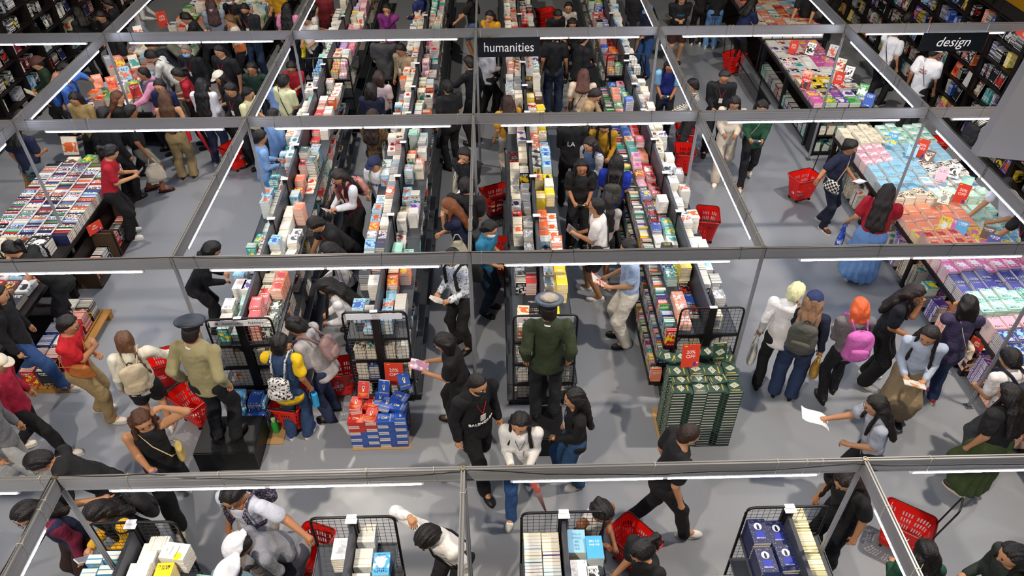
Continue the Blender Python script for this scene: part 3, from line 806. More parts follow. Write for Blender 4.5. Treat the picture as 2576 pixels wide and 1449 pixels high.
hm1 = T('b', w=.13, h=.195, t=.028, c2='n', c3='y', seed=.61, adj='keyhole-printed', txt=[('THE', .014, .4, 'w'), ('HOUSEMAID', .022, -.28, 'y')])
hm2 = T('r', w=.13, h=.195, t=.028, c2='o', c3='y', seed=.63, adj='keyhole-printed', txt=[('THE', .014, .4, 'w'), ('HOUSEMAID\'S\nSECRET', .018, -.28, 'y')])
hm1['art'] = key_art; hm2['art'] = key_art; dra['art'] = moon_art; ring_['art'] = ring_art; ent['art'] = sun_art
for r_ in range(2):
    for i in range(16):
        x = -1.46; j = 0
        seq = (.195, .13, .195, .13) if (i//2) % 2 else (.13, .195, .13, .195)
        for wd_ in seq:
            j += 1
            t_ = hm2 if (i > 10 and x < -1.2) or (i > 8 and x < -1.35) else hm1
            k = 16-i
            put(t_, (x+wd_/2, 2.3+.2*r_-(.0325 if wd_ > .15 else 0), i*.0285), rot((90 if wd_ > .15 else 0)+rs.gauss(0, .8)), '%s column of keyhole pile, %s row' % (ordn[j], 'front' if r_ == 0 else 'back'), (.13*.028*.77 if r_ == 0 else .001) if k > 1 else .02, 2.4, 'atop' if k == 1 else '%s from top of' % ordn[k])
            x += wd_+.003
zh = 16*.0285
for (x, y, dz, a, t_) in ((-1.38, 2.42, 0, 8, hm2), (-1.38, 2.42, .028, 5, hm2), (-1.38, 2.43, .056, -5, hm2), (-1.2, 2.3, 0, -12, hm2), (-1.05, 2.45, 0, -15, hm1), (-1.03, 2.44, .028, -18, hm1), (-.9, 2.4, 0, 70, hm1), (-.9, 2.4, .028, 75, hm1), (-.88, 2.52, .056, 65, hm1), (-1.12, 2.55, .0, 0, hm1)):
    put(t_, (x, y, zh+dz), rot(a), 'the loose top of the keyhole pile, %s heap' % ('left' if x < -1.3 else 'middle' if x < -1 else 'right'), .024, 2.4, 'in')
display(hm2, -1.3, 2.5, zh+.09, 'the keyhole pile', -8, 55, 3); display(hm1, -1.06, 2.52, zh+.1, 'the keyhole pile', -10, 66, 3); display(hm1, -.82, 2.62, zh+.09, 'the back of the keyhole pile', 20, 50, 3)
sale(-.96, 2.72, zh+.06, -4, 'red twenty percent sale card on the keyhole pile', .31, .22, 12)
MB().box((0, 0, -.0), (.68, .5, .01)).build('cardboard_sheet', mat('#a8865a', .8), None, (-1.12, 2.42, .002), label='brown cardboard sheet under the keyhole book pile', cat='cardboard')
# blue boxed piles at the foot of the cream-sweater rack
bb = T('b', w=.15, h=.23, t=.03, c2='sk', c3='w', adj='boxed')
bb2 = T('sk', w=.15, h=.23, t=.03, c2='w', c3='w', adj='boxed')
for j, (x, y, n) in enumerate(((-2.83, 2.68, 14), (-2.62, 2.68, 13), (-2.82, 2.46, 9), (-2.6, 2.45, 10), (-2.6, 2.25, 7))):
    for i in range(n): put(bb if (i//2+j) % 2 else bb2, (x, y, i*.03), rot(90*(i//3 % 2)), '%s pile at the foot of the cream-sweater rack' % ordn[j+1], .03 if i == n-1 else .004, 1.3, 'atop' if i == n-1 else '%s from top of' % ordn[n-i])
# ---------------------------------------------------------------- tables
def table(x0, x1, y0, y1, z, label, legs=True, yaw=0, M=None, under=None, apron=.05):
    cx_, cy_ = (x0+x1)/2, (y0+y1)/2
    o = thing('display_table', label, 'table', (cx_, cy_, 0), yaw)
    w, d = x1-x0, y1-y0
    MB().box((0, 0, z-.02), (w, d, .04)).build('table_top', M or DWOOD, o)
    MB().box((0, 0, z-.04-apron/2), (w-.06, d-.06, apron)).build('apron', M or DWOOD, o)
    ys = np.linspace(-d/2+.06, d/2-.06, max(2, int(d/1.4)+1))
    for yy in ys:
        for s in (-1, 1): MB().box((s*(w/2-.06), yy, (z-.04)/2), (.07, .07, z-.04)).build('leg', M or DWOOD, o)
    if under: MB().box((0, 0, .08), (w-.1, d-.1, .03)).build('low_shelf', DWOOD, o)
    return o
rt = random.Random(21)
def fill_table(x0, x1, y0, y1, z, cfun, where, hf, w=.15, h=.2, film=0, signs=0, rng=rt, boost=1.0):
    nx = int((x1-x0)/(w+.006)); ny = int((y1-y0)/(h+.008))
    for j in range(ny):
        for i in range(nx):
            x = x0+(i+.5)*(x1-x0)/nx; y = y0+(j+.5)*(y1-y0)/ny
            c, hh, tt = cfun(x, y, i, j)
            if c is None: continue
            n = max(1, int(hh/tt['t']))
            stack(tt, x, y, z, n, '%s stack across, %s row deep, %s' % (ordn[i+1], ordn[j+1], where), 180 if 'colour' in where or 'pastel' in where else 0, rng, .7, boost)
# right-hand long table with colour blocks
RT = {}
def rtt(c, key, **k):
    if (c, key) not in RT: RT[(c, key)] = T(c, w=.15, h=.2, t=.024, rng=rt, **k)
    return RT[(c, key)]
def cr1(x, y, i, j):
    a = (x-6.2)/1.5
    if y > 7.5: c = 'c' if a < .45 else 'm'; k = (1 if a < .45 else 2); h = .22
    elif y > 7.0: c = 'p' if a < .35 else 'lb'; k = 3; h = .2
    elif y > 6.55: c = 'lb' if a < .55 else 'w'; k = 4; h = .24
    elif y > 6.1: c = 'w' if a > .4 else 'lb'; k = 5; h = .22
    elif y > 5.75: c = 'm' if a > .45 else 'c'; k = 6; h = .26
    elif y > 5.3: c = 'co' if a < .7 else 'm'; k = 7; h = .14
    elif y > 4.9: c = 'y' if a < .6 else 'sk'; k = 8; h = .16
    elif y > 4.65: c = 'co' if a < .4 else ('y' if a < .7 else 'sk'); k = 9; h = .3
    elif y > 4.25: c = 'mg' if a < .85 else 'sk'; k = 10; h = .24
    elif y > 3.75: c = 'in'; k = 11; h = .22
    elif y > 3.4: c = 'm' if a < .4 else ('t' if a < .7 else 'in'); k = 12; h = .28
    elif y > 2.95: c = 'p' if a < .4 else ('lb' if a < .7 else 'c'); k = 13; h = .27
    elif y > 2.6: c = 'in' if a < .5 else 'm'; k = 14; h = .28
    elif y > 2.2: c = 'b' if a < .6 else 'co'; k = 15; h = .3
    else: c = 'lb' if (i+j) % 2 else 'b'; k = 16; h = .32
    return c, h+.03*((i*7+j*3) % 3-1), rtt(c, k)
table(6.2, 7.7, 3.28, 8.25, .72, 'long dark wooden table of colour-blocked books, aisle side', under=1)
table(6.2, 8.0, -.4, 3.24, .72, 'long dark wooden table of pastel and blue books by the purple shirt', under=1)
fill_table(6.22, 7.66, 3.3, 8.2, .72, cr1, 'colour-block table', None)
fill_table(6.22, 7.96, 1.2, 3.22, .72, cr1, 'pastel table', None)
for i in range(20):
    for j in range(2):
        stack(T(rt.choice('c co t lg w v'.split()), w=.15, h=.2, t=.026, rng=rt), 6.3+.17*j, 2.0+.31*i, .1, rt.randint(8, 17), '%s low stack under the colour-block table' % ordn[i+1], 0, rt)
ZR = .72+.24
for (px, py, c, tl, lab) in ((2238, 345, 'sk', 64, 'mint stack by the red basket'), (2395, 425, 'w', 60, 'white block of the colour-block table'), (2362, 435, 'p', 60, 'white block beside post'), (2330, 390, 'br', 60, 'blue block of the colour-block table'), (2290, 372, 'lb', 64, 'cream block of the colour-block table'),
                        (2425, 455, 'm', 62, 'mint block of the colour-block table'), (2370, 490, 'c', 60, 'coral block of the colour-block table'), (2370, 560, 'y', 60, 'yellow block of the colour-block table'), (2410, 570, 'sk', 60, 'sky blue block of the colour-block table'), (2395, 565, 'mg', 60, 'magenta block of the colour-block table'),
                        (2475, 585, 'br', 62, 'indigo block far side'), (2490, 605, 'in', 55, 'indigo block of the colour-block table')):
    p = G(px, py+22, ZR); display(T(c, w=.15, h=.21, t=.03, rng=rt), p[0], p[1], ZR, lab, -34, tl, 2.5)
for (px, py, lab) in ((2310, 385, 'tall red sale card beside the slanting post on the colour-block table'), (2410, 500, 'red twenty percent sale card among the mint and coral books')):
    p = G(px, py+10, ZR); sale(p[0], p[1], ZR, -38, lab, .3, .17, 8)
p = G(2350, 690, .62); sale(6.18, 3.1, .5, -60, 'red sale card hung at the joint of the two long tables', .2, .17, 5)
# glossy wrapped books, far right table
def cr2(x, y, i, j):
    a = (x-6.15)/1.1
    if y > 12.2: c = rt.choice('w co r c lb'.split()); h = .15
    elif y > 10.9: c = 'w' if a < .6 else 'mg'; h = .05
    elif y > 10.3: c = 'lg' if a < .5 else 'w'; h = .05
    elif y > 9.8: c = rt.choice('n c y c'.split()); h = .09
    else: c = rt.choice('r v b n g c mg w'.split()); h = .09
    return c, h, T(c, w=.21, h=.27, t=.022, film=1, kind='wrapped hardback', rng=rt)
table(6.12, 7.28, 9.15, 12.3, .78, 'long table with steel edge under shrink-wrapped books', under=1, M=mat('#202226', .4))
table(6.12, 7.6, 12.4, 17.2, .78, 'far table with red and white books near the shelves wall', under=1, M=mat('#202226', .4))
fill_table(6.15, 7.26, 9.18, 12.3, .78, cr2, 'wrapped-book table', None, .21, .27)
fill_table(6.15, 7.5, 12.5, 17, .78, cr2, 'far right table', None, .2, .27)
for (px, py, c, lab) in ((2050, 75, 'mg', 'pink wrapped stack'), (2035, 125, 'w', 'clear wrapped stack'), (2090, 130, 'lg', 'middle of the wrapped-book table'), (2110, 165, 'c', 'star stack of the wrapped-book table'), (2130, 185, 'w', 'middle right of the wrapped-book table'), (2165, 230, 'g', 'near right corner of the wrapped-book table'),
                        (2180, 255, 'b', 'near end of the wrapped-book table'), (2025, 195, 'co', 'left edge of the wrapped-book table'), (2022, 215, 'r', 'near left corner of the wrapped-book table')):
    p = G(px, py+12, .85); display(T(c, w=.17, h=.24, t=.03, rng=rt), p[0], p[1], .84, lab, -38, 66, 1.5)
for (px, py, lab) in ((1992, 125, 'red sale card standing at the left edge of the wrapped books'), (2105, 205, 'red sale card in the middle of the wrapped books')):
    p = G(px, py+10, .85); sale(p[0], p[1], .84, -38, lab, .28, .18, 6)
for i in range(14): standing(T(rt.choice('k n t mr gy'.split()), w=.15, h=.22, t=.03, rng=rt), 6.25, 9.3+.22*i, .1, 6, '%s low bunch, wrapped-book table' % ordn[i+1], 'y', rt)
# white and mint books in a low case at that table's near end
o = thing('low_bookcase', 'low black bookcase at the near end of the wrapped-book table', 'bookcase', (6.75, 8.95, 0))
MB().box((0, 0, .74), (1.15, .34, .04)).build('top', BLACK, o)
for s in (-1, 1): MB().box((s*.56, 0, .36), (.035, .34, .72)).build('side_panel', BLACK, o)
for z in (.06, .4): MB().box((0, 0, z), (1.1, .33, .025)).build('shelf', BLACK, o)
MB().box((0, .16, .37), (1.1, .012, .7)).build('back_panel', BLACK, o)
for j in range(6):
    for z in (.075, .415): stack(T(rt.choice('w c m t'.split()), rng=rt), 6.27+.17*j, 8.93, z, 6, '%s stack in the low black case' % ordn[j+1], 0, rt)
for j in range(6): stack(T('w', w=.16, h=.22, t=.02, rng=rt), 6.3+.175*j, 8.93, .76, 3, '%s stack on the low black case' % ordn[j+1], 0, rt)
# left spine-up table
table(-7.05, -5.8, 5.0, 7.75, .72, 'wooden table of tightly packed second-hand books, spines up', under=1)
y = 5.42; j = 0
while y < 7.42:
    j += 1; x = -6.98
    for i in range(5):
        q = T(rt.choice('w lg r mr k n b c o g br gy n mr lb k gy'.split()), w=.15, h=.225, t=.033, rng=rt)
        if rt.random() < .6: q['seed'] = -1.0
        spineup(q, x+.115+i*.235, y+rt.uniform(-.003, .003), .72, 'column %s of the spine-up table, row %s' % (ordn[i+1], ordn[min(j, 44)]), rt)
    y += .036
for i in range(4): MB().box((-6.98+.235*(i+1)-.003, 6.42, .885), (.022, 2.0, .004)).build('price_tape', mat('#d9cfd2', .5, kind='stripe', sec='#c22a30', scale=6), label='red and white tape between book columns, %s from the wall side' % ordn[i+1], cat='tape', group='tapes on the spine-up table')
for i in range(3): stack(T(rt.choice('w c k'.split()), w=.2, h=.3, t=.05, kind='boxed set'), -6.75+.32*i, 5.2, .72, 4-i % 2, '%s stack at the near end of the spine-up table' % ordn[i+1], 90, rt, boost=1.5)
for i, c in enumerate('c g lv'.split()): stack(T(c, w=.2, h=.26, t=.03, kind='annual'), -6.7+.3*i, 7.6, .72, 3+i % 2, '%s stack at the far end of the spine-up table' % ordn[i+1], 0, rt, boost=1.5)
q = G(172, 366, .95); display(T('c', w=.24, h=.3, t=.03, kind='framed picture book'), q[0], q[1], .78, 'the far end of the spine-up table', 0, 70, 2)
sale(-5.76, 5.98, .5, 60, 'small red price card on the edge of the spine-up table', .17, .24, 0, 'P99\nEACH')
for i in range(7): standing(T(rt.choice('k r mr n c o'.split()), w=.15, h=.24, t=.02), -5.75, 5.3+.22*i, .02, 9, '%s bunch in the crate by the spine-up table' % ordn[i+1], 'y', rt, spine=1)
for j in range(2):
    o = thing('book_crate', 'open dark crate of books beside the spine-up table, %s' % ('near one' if j == 0 else 'far one'), 'crate', (-5.72, 5.62+.8*j, 0))
    MB().box((0, 0, .01), (.32, .72, .02)).build('base', DWOOD, o)
    for s in (-1, 1): MB().box((0, s*.36, .24), (.32, .02, .48)).build('end_board', mat('#54402c', .7, kind='wood', sec='#2c1f14'), o)
    MB().box((-.16, 0, .24), (.02, .72, .48)).build('back_board', DWOOD, o)
table(-7.4, -5.75, 2.7, 4.85, .72, 'wooden table of comics at the left under the second beam', under=1)
def cl1(x, y, i, j):
    c = rt.choice('r w lb k o b mr'.split()); return c, .08, T(c, w=.17, h=.25, t=.012, rng=rt)
fill_table(-7.3, -5.85, 2.8, 4.8, .72, cl1, 'comics table', None, .18, .26)
o = thing('pallet', 'low wooden pallet stacked with red magazines beside the comics table', 'pallet', (-5.45, 3.9, 0))
for k in range(5): MB().box((-.24+.12*k, 0, .11), (.1, 1.5, .02)).build('plank', mat('#b5853f', .6, kind='wood', sec='#7a5526'), o)
for k in (-1, 0, 1): MB().box((0, .68*k, .05), (.58, .09, .1)).build('bearer', mat('#b5853f', .6, kind='wood', sec='#7a5526'), o)
for i in range(6):
    for k in range(2): standing(T(rt.choice('r mr k w b'.split()), w=.17, h=.25, t=.016), -5.58+.2*k, 3.2+.24*i, .12, 11, '%s bunch on the low pallet' % ordn[i+1], 'y', rt, spine=1)
# upper left tables
def cl2(x, y, i, j):
    c = rt.choice('w c o co lb lg g r w'.split()); return c, rt.choice((.1, .16, .24, .3)), T(c, w=.17, h=.24, t=.024, rng=rt)
table(-7.35, -6.0, 9.45, 12.7, .72, 'table of picture books by the pink hoodie', under=1)
table(-6.9, -4.9, 13.0, 17.3, .72, 'far table of manga in front of the tall cases', under=1)
fill_table(-7.3, -6.02, 9.5, 12.6, .72, cl2, 'picture-book table', None, .18, .25)
fill_table(-6.85, -4.95, 13.05, 17.2, .72, cl2, 'manga table', None, .18, .25)
for k, (px, py, c) in enumerate(((250, 200, 'co'), (285, 205, 'o'), (305, 150, 'o'), (345, 225, 'r'), (320, 180, 'lb'), (340, 150, 'c'), (352, 75, 'w'), (280, 150, 'gy'))):
    p = G(px, py+15, 1.0); display(T(c, w=.17, h=.25, t=.03, rng=rt), p[0], p[1], .95, '%s stand of the picture-book table' % ordn[k+1], 30, 66, 1.5)
p = G(412, 62, 1.0); sale(p[0], p[1], .95, 25, 'red sale card held up among the manga', .34, .2, 0)
# mesh crates beside the far right table
o = thing('mesh_crate', 'grey mesh sided rack standing beside the far right table', 'rack', (5.85, 11.6, 0))
MB().box((-.14, 0, .3), (.01, 1.5, .03)).box((-.14, 0, .58), (.01, 1.5, .03)).box((-.14, -.74, .3), (.02, .02, .6)).box((-.14, .74, .3), (.02, .02, .6)).build('mesh_frame', BLACK, o)
a = MB()
for k in range(30): a.tube([(-.14, -.74+.05*k, .02), (-.14, -.74+.05*k, .58)], .003, 4)
for k in range(11): a.tube([(-.14, -.74, .05+.05*k), (-.14, .74, .05+.05*k)], .003, 4)
a.build('wire_grid', mat('#a7aab0', .4, .7), o)
MB().box((.02, 0, .04), (.3, 1.48, .03)).build('base', BLACK, o)

# ---------------------------------------------------------------- tall bookcases and walls
CASEM = mat('#181210', .45, kind='wood', sec='#0c0807')
def tall_case(x, y, face, label, pal, W=.96):
    o = thing('tall_bookcase', label, 'bookcase', (x, y, 0), -90*face, 'tall dark bookcases along the walls')
    H_ = 2.35; D_ = .34   # local: width along x, opening to -y
    for s in (-1, 1): MB().box((s*(W/2-.02), D_/2, H_/2), (.04, D_, H_)).build('side_panel', CASEM, o)
    MB().box((0, D_-.01, H_/2), (W, .02, H_)).build('back_panel', CASEM, o)
    for k in range(7): MB().box((0, D_/2, .08+k*.37), (W-.08, D_, .03)).build('shelf', CASEM, o)
    MB().box((0, .0, H_+.09), (W, .03, .2)).build('header', mat('#141210', .5), o)
    MB().box((0, D_/2, H_), (W, D_, .03)).build('top', CASEM, o)
    R0 = rot(-90*face)
    for k in range(6):
        z = .1+k*.37; u = -W/2+.06; i = 0
        while u < W/2-.2:
            i += 1
            if rs.random() < .3: u += .12
            elif rs.random() < .3:
                q = T(rs.choice(pal), w=.19, h=.26, t=.02, rng=rs)
                RR = R0@rot(rs.uniform(-12, 12), 80)
                put(q, np.array((x, y, z))+R0@np.array((u+.1, .1, .13)), RR, '%s place of shelf %s in a tall case' % (ordn[i], ordn[k+1]), .03, .5, 'facing out in'); u += .21
            else:
                q = T(rs.choice(pal), w=.15, h=rs.choice((.2, .22, .25)), t=rs.choice((.015, .022, .03)), rng=rs)
                for _ in range(rs.randint(3, 8)):
                    if u > W/2-.06: break
                    RR = R0@rot(0, 0, rs.gauss(0, 3))@np.array([[0, 0, 1], [1, 0, 0], [0, 1, 0]], float)
                    put(q, np.array((x, y, z))+R0@np.array((u, .14, q['h']/2+.005)), RR, 'in shelf %s of a tall case' % ordn[k+1], .003, .5, ''); u += q['t']*1.04
                if rs.random() < .3: u += .08
    return o
for i in range(11):
    tall_case(-9.0+.0*i, 7.5+.97*i, -1, 'tall dark bookcase on the left wall, %s from the near end' % ordn[i+1], 'k n br gy k lb gy c mr w dg k'.split())
for i in range(12):
    tall_case(9.25, 5.3+.97*i, 1, 'tall dark bookcase on the right wall, %s from the near end' % ordn[i+1], 'k r n k y b o t gy k w br dg v k n'.split())
MB().box((-9.5, 9, 1.3), (.12, 20, 2.6)).build('wall_left', mat('#1c1a1a', .7), kind='structure', label='dark partition behind the left bookcases')
MB().box((9.85, 9, 1.25), (.3, 17, 2.5)).build('wall_right', mat('#b98a1e', .6), kind='structure', label='mustard yellow partition behind the right bookcases')
o = thing('header_sign', 'small dark header reading design above the right bookcases', 'sign', (9.2, 10.6, 2.5), 90)
MB().box((0, 0, 0), (1.4, .03, .24)).build('board', mat('#17150f', .4), o); text('design', .17, mat('#e8e8e0'), o, (0, .017, 0), np.array([[-1, 0, 0], [0, 0, 1], [0, 1, 0]], float), shear=.2)
for k in (9.0,):
    o = thing('shelf_talker', 'orange strip reading FULLY BOOKED on the right bookcase edge', 'sign', (9.2, 8.55, 2.28), -90)
    MB().box((0, 0, 0), (.85, .012, .12)).build('strip', mat('#e4553a', .5), o); text('FULLY BOOKED', .075, mat('#f7eee6'), o, (0, -.007, 0), STAND, sx=.9)
# grey board hung above the frame at the right
p0 = G(2467, 402, 2.95)
MB().box((1.0, .06, 2.0), (2.0, .12, 4.0), R=rot(0, 0, 7)).build('trim_1', mat('#8d8f96', .8), None, (p0[0]+.17, p0[1], 2.86), kind='structure', label='plain grey bulkhead hanging above the frame at the right')
# black plinths under the two guards
for (px0, py0, px1, w, d, h, lab) in ((505, 1185, 650, .68, .55, .3, 'black square plinth under the cream-sweater guard figure'), (1342, 1148, 1413, .38, .5, .3, 'black plinth under the green-jacket guard figure')):
    a, b = G(px0, py0, 0), G(px1, py0, 0)
    o = thing('plinth', lab, 'plinth', ((a[0]+b[0])/2, a[1]+d/2, 0))
    MB().box((0, 0, h/2), (w, d, h)).build('box', mat('#0b0b0c', .5), o); MB().box((0, 0, h+.004), (w-.03, d-.03, .008)).build('top_board', mat('#141416', .4), o)
# ---------------------------------------------------------------- people: bodies and clothes grown as smooth-blended fields, meshed as one surface each
class Field:
    def __init__(s, lo, hi, h):
        s.h = h; s.lo = np.array(lo, float)-2*h
        s.n = np.ceil((np.array(hi)+2*h-s.lo)/h).astype(int)+1
        s.F = np.full(s.n, 1.0, np.float32)
        s.ax = [s.lo[i]+h*np.arange(s.n[i]) for i in range(3)]
    def win(s, lo, hi):
        a = np.maximum(0, np.floor((np.asarray(lo)-s.lo)/s.h).astype(int)); b = np.minimum(s.n, np.ceil((np.asarray(hi)-s.lo)/s.h).astype(int)+2)
        if (b <= a).any(): return None
        sl = tuple(slice(a[i], b[i]) for i in range(3))
        return sl, s.ax[0][sl[0]][:, None, None], s.ax[1][sl[1]][None, :, None], s.ax[2][sl[2]][None, None, :]
    def mix(s, sl, d, k):
        A = s.F[sl]
        if k > 0:
            hh = np.clip(.5+.5*(A-d)/k, 0, 1)
            s.F[sl] = A*(1-hh)+d*hh-k*hh*(1-hh)
        else: s.F[sl] = np.minimum(A, d)
    def cap(s, a, b, ra, rb=None, k=.02, sq=None):
        """round cone a-b; sq=(direction, factor) widens the section along a direction"""
        rb = ra if rb is None else rb
        a = np.asarray(a, float); b = np.asarray(b, float)
        m = max(ra, rb)*(sq[1] if sq else 1)+k+2*s.h
        w = s.win(np.minimum(a, b)-m, np.maximum(a, b)+m)
        if w is None: return s
        sl, X, Y, Z = w
        px, py, pz = X-a[0], Y-a[1], Z-a[2]; v = b-a
        t = np.clip((px*v[0]+py*v[1]+pz*v[2])/max(v@v, 1e-9), 0, 1)
        qx, qy, qz = px-t*v[0], py-t*v[1], pz-t*v[2]
        if sq:
            u = np.asarray(sq[0], float); u = u/np.linalg.norm(u); c = (qx*u[0]+qy*u[1]+qz*u[2])*(1-1/sq[1])
            qx, qy, qz = qx-c*u[0], qy-c*u[1], qz-c*u[2]
        d = np.sqrt(qx*qx+qy*qy+qz*qz)-(ra+(rb-ra)*t)
        s.mix(sl, d.astype(np.float32), k); return s
    def ell(s, c, r, R=None, k=.012, sub=False):
        c = np.asarray(c, float); r = np.asarray(r, float); m = r.max()+k+2*s.h
        w = s.win(c-m, c+m)
        if w is None: return s
        sl, X, Y, Z = w
        x, y, z = X-c[0], Y-c[1], Z-c[2]
        if R is not None: x, y, z = (x*R[0][0]+y*R[1][0]+z*R[2][0]), (x*R[0][1]+y*R[1][1]+z*R[2][1]), (x*R[0][2]+y*R[1][2]+z*R[2][2])
        d = ((np.sqrt((x/r[0])**2+(y/r[1])**2+(z/r[2])**2)-1)*r.min()).astype(np.float32)
        if sub: s.F[sl] = np.maximum(s.F[sl], -d)
        else: s.mix(sl, d, k)
        return s
    def cut(s, p, n):
        """remove everything on the side n points to"""
        p = np.asarray(p, float); n = np.asarray(n, float); n = n/np.linalg.norm(n)
        X, Y, Z = s.ax[0][:, None, None], s.ax[1][None, :, None], s.ax[2][None, None, :]
        s.F = np.maximum(s.F, ((X-p[0])*n[0]+(Y-p[1])*n[1]+(Z-p[2])*n[2]).astype(np.float32)); return s
    def folds(s, amp, seed, fz=26, fx=18):
        X, Y, Z = s.ax[0][:, None, None], s.ax[1][None, :, None], s.ax[2][None, None, :]
        s.F = s.F+(amp*(np.sin(fz*Z+7*np.sin(fx*.4*X+seed)+4*Y+seed*3)+.7*np.sin(fx*X-fz*.6*Z+9*Y+seed*5))).astype(np.float32); return s
    def pleats(s, c, amp, n, z1):
        X, Y, Z = s.ax[0][:, None, None]-c[0], s.ax[1][None, :, None]-c[1], s.ax[2][None, None, :]
        s.F = s.F+(amp*np.clip((z1-Z)/z1*1.5, 0, 1)*np.sin(n*np.arctan2(Y, X))).astype(np.float32); return s
    def mesh(s, name, M):
        F = s.F; N = F < 0; nx, ny, nz = F.shape
        c = np.zeros((nx-1, ny-1, nz-1), np.int8)
        for i in (0, 1):
            for j in (0, 1):
                for k in (0, 1): c += N[i:nx-1+i, j:ny-1+j, k:nz-1+k]
        act = (c > 0) & (c < 8); idx = np.argwhere(act)
        me = bpy.data.meshes.new(name); me.materials.append(M)
        if len(idx) == 0: return me
        idm = np.full(act.shape, -1, np.int64); idm[act] = np.arange(len(idx))
        acc = np.zeros((len(idx), 3)); cnt = np.zeros(len(idx))
        O = [(0, 0, 0), (1, 0, 0), (0, 1, 0), (1, 1, 0), (0, 0, 1), (1, 0, 1), (0, 1, 1), (1, 1, 1)]
        E_ = [(0, 1), (2, 3), (4, 5), (6, 7), (0, 2), (1, 3), (4, 6), (5, 7), (0, 4), (1, 5), (2, 6), (3, 7)]
        vals = [F[idx[:, 0]+o[0], idx[:, 1]+o[1], idx[:, 2]+o[2]].astype(float) for o in O]
        for a, b in E_:
            va, vb = vals[a], vals[b]; mk = (va < 0) != (vb < 0)
            t = np.where(mk, va/np.where(mk, va-vb, 1), 0)
            P = np.array(O[a])[None]+(np.array(O[b])-np.array(O[a]))[None]*t[:, None]
            acc += P*mk[:, None]; cnt += mk
        V = (idx+acc/cnt[:, None])*s.h+s.lo
        Q = []
        for ax in range(3):
            u, v = (ax+1) % 3, (ax+2) % 3
            sa = [slice(1, -1)]*3; sa[ax] = slice(0, -1); sb = list(sa); sb[ax] = slice(1, None)
            A, B = N[tuple(sa)], N[tuple(sb)]
            for val, flip in (((A & ~B), False), ((~A & B), True)):
                e = np.argwhere(val)
                if not len(e): continue
                off = np.ones(3, int); off[ax] = 0; e = e+off
                def g(du, dv):
                    q = e.copy(); q[:, u] -= du; q[:, v] -= dv; return idm[q[:, 0], q[:, 1], q[:, 2]]
                q = np.stack([g(1, 1), g(0, 1), g(0, 0), g(1, 0)], 1)
                Q.append(q[:, ::-1] if flip else q)
        Q = np.concatenate(Q)
        me.vertices.add(len(V)); me.vertices.foreach_set('co', V.astype(np.float32).ravel())
        me.loops.add(Q.size); me.loops.foreach_set('vertex_index', Q.astype(np.int32).ravel())
        me.polygons.add(len(Q)); me.polygons.foreach_set('loop_start', np.arange(0, Q.size, 4, dtype=np.int32))
        me.polygons.foreach_set('use_smooth', np.ones(len(Q), bool))
        me.update(calc_edges=True); me.validate()
        return me

def ik(a, b, l1, l2, pole):
    a = np.asarray(a, float); b = np.asarray(b, float); v = b-a; d = np.linalg.norm(v)
    d2 = min(d, (l1+l2)*.995); v = v/(d+1e-9); b = a+v*d2
    x = (l1*l1-l2*l2+d2*d2)/(2*d2); hgt = math.sqrt(max(0, l1*l1-x*x))
    p = np.asarray(pole, float); p = p-v*(p@v); p = p/(np.linalg.norm(p)+1e-9)
    return a+v*x+p*hgt, b
SKIN = ['#b5835f', '#a4704d', '#c4926c', '#936142', '#c99f7c', '#764a30']
HAND = {  # offset of the wrist from the shoulder: out, forward, up (metres at 1.70 m)
    'd': (.07, .05, -.50), 'p': (-.09, .30, -.22), 'h': (-.07, .25, -.33), 'r': (.0, .44, -.26), 'f': (.02, .36, -.38), 'b': (.03, -.13, -.42),
    'u': (.03, .05, .28), 'c': (-.12, .17, .10), 's': (.36, .22, -.28), 'x': (-.16, .2, -.28), 'w': (.16, .12, -.44), 'q': (.14, .28, -.18), 'g': (.1, .3, .02), 'k': (-.12, .3, -.06), 'o': (.42, .05, -.22), 't': (.16, .02, .22), 'j': (.04, -.02, -.455)}
def nrm(v): v = np.asarray(v, float); return v/(np.linalg.norm(v)+1e-9)
PN = [0]
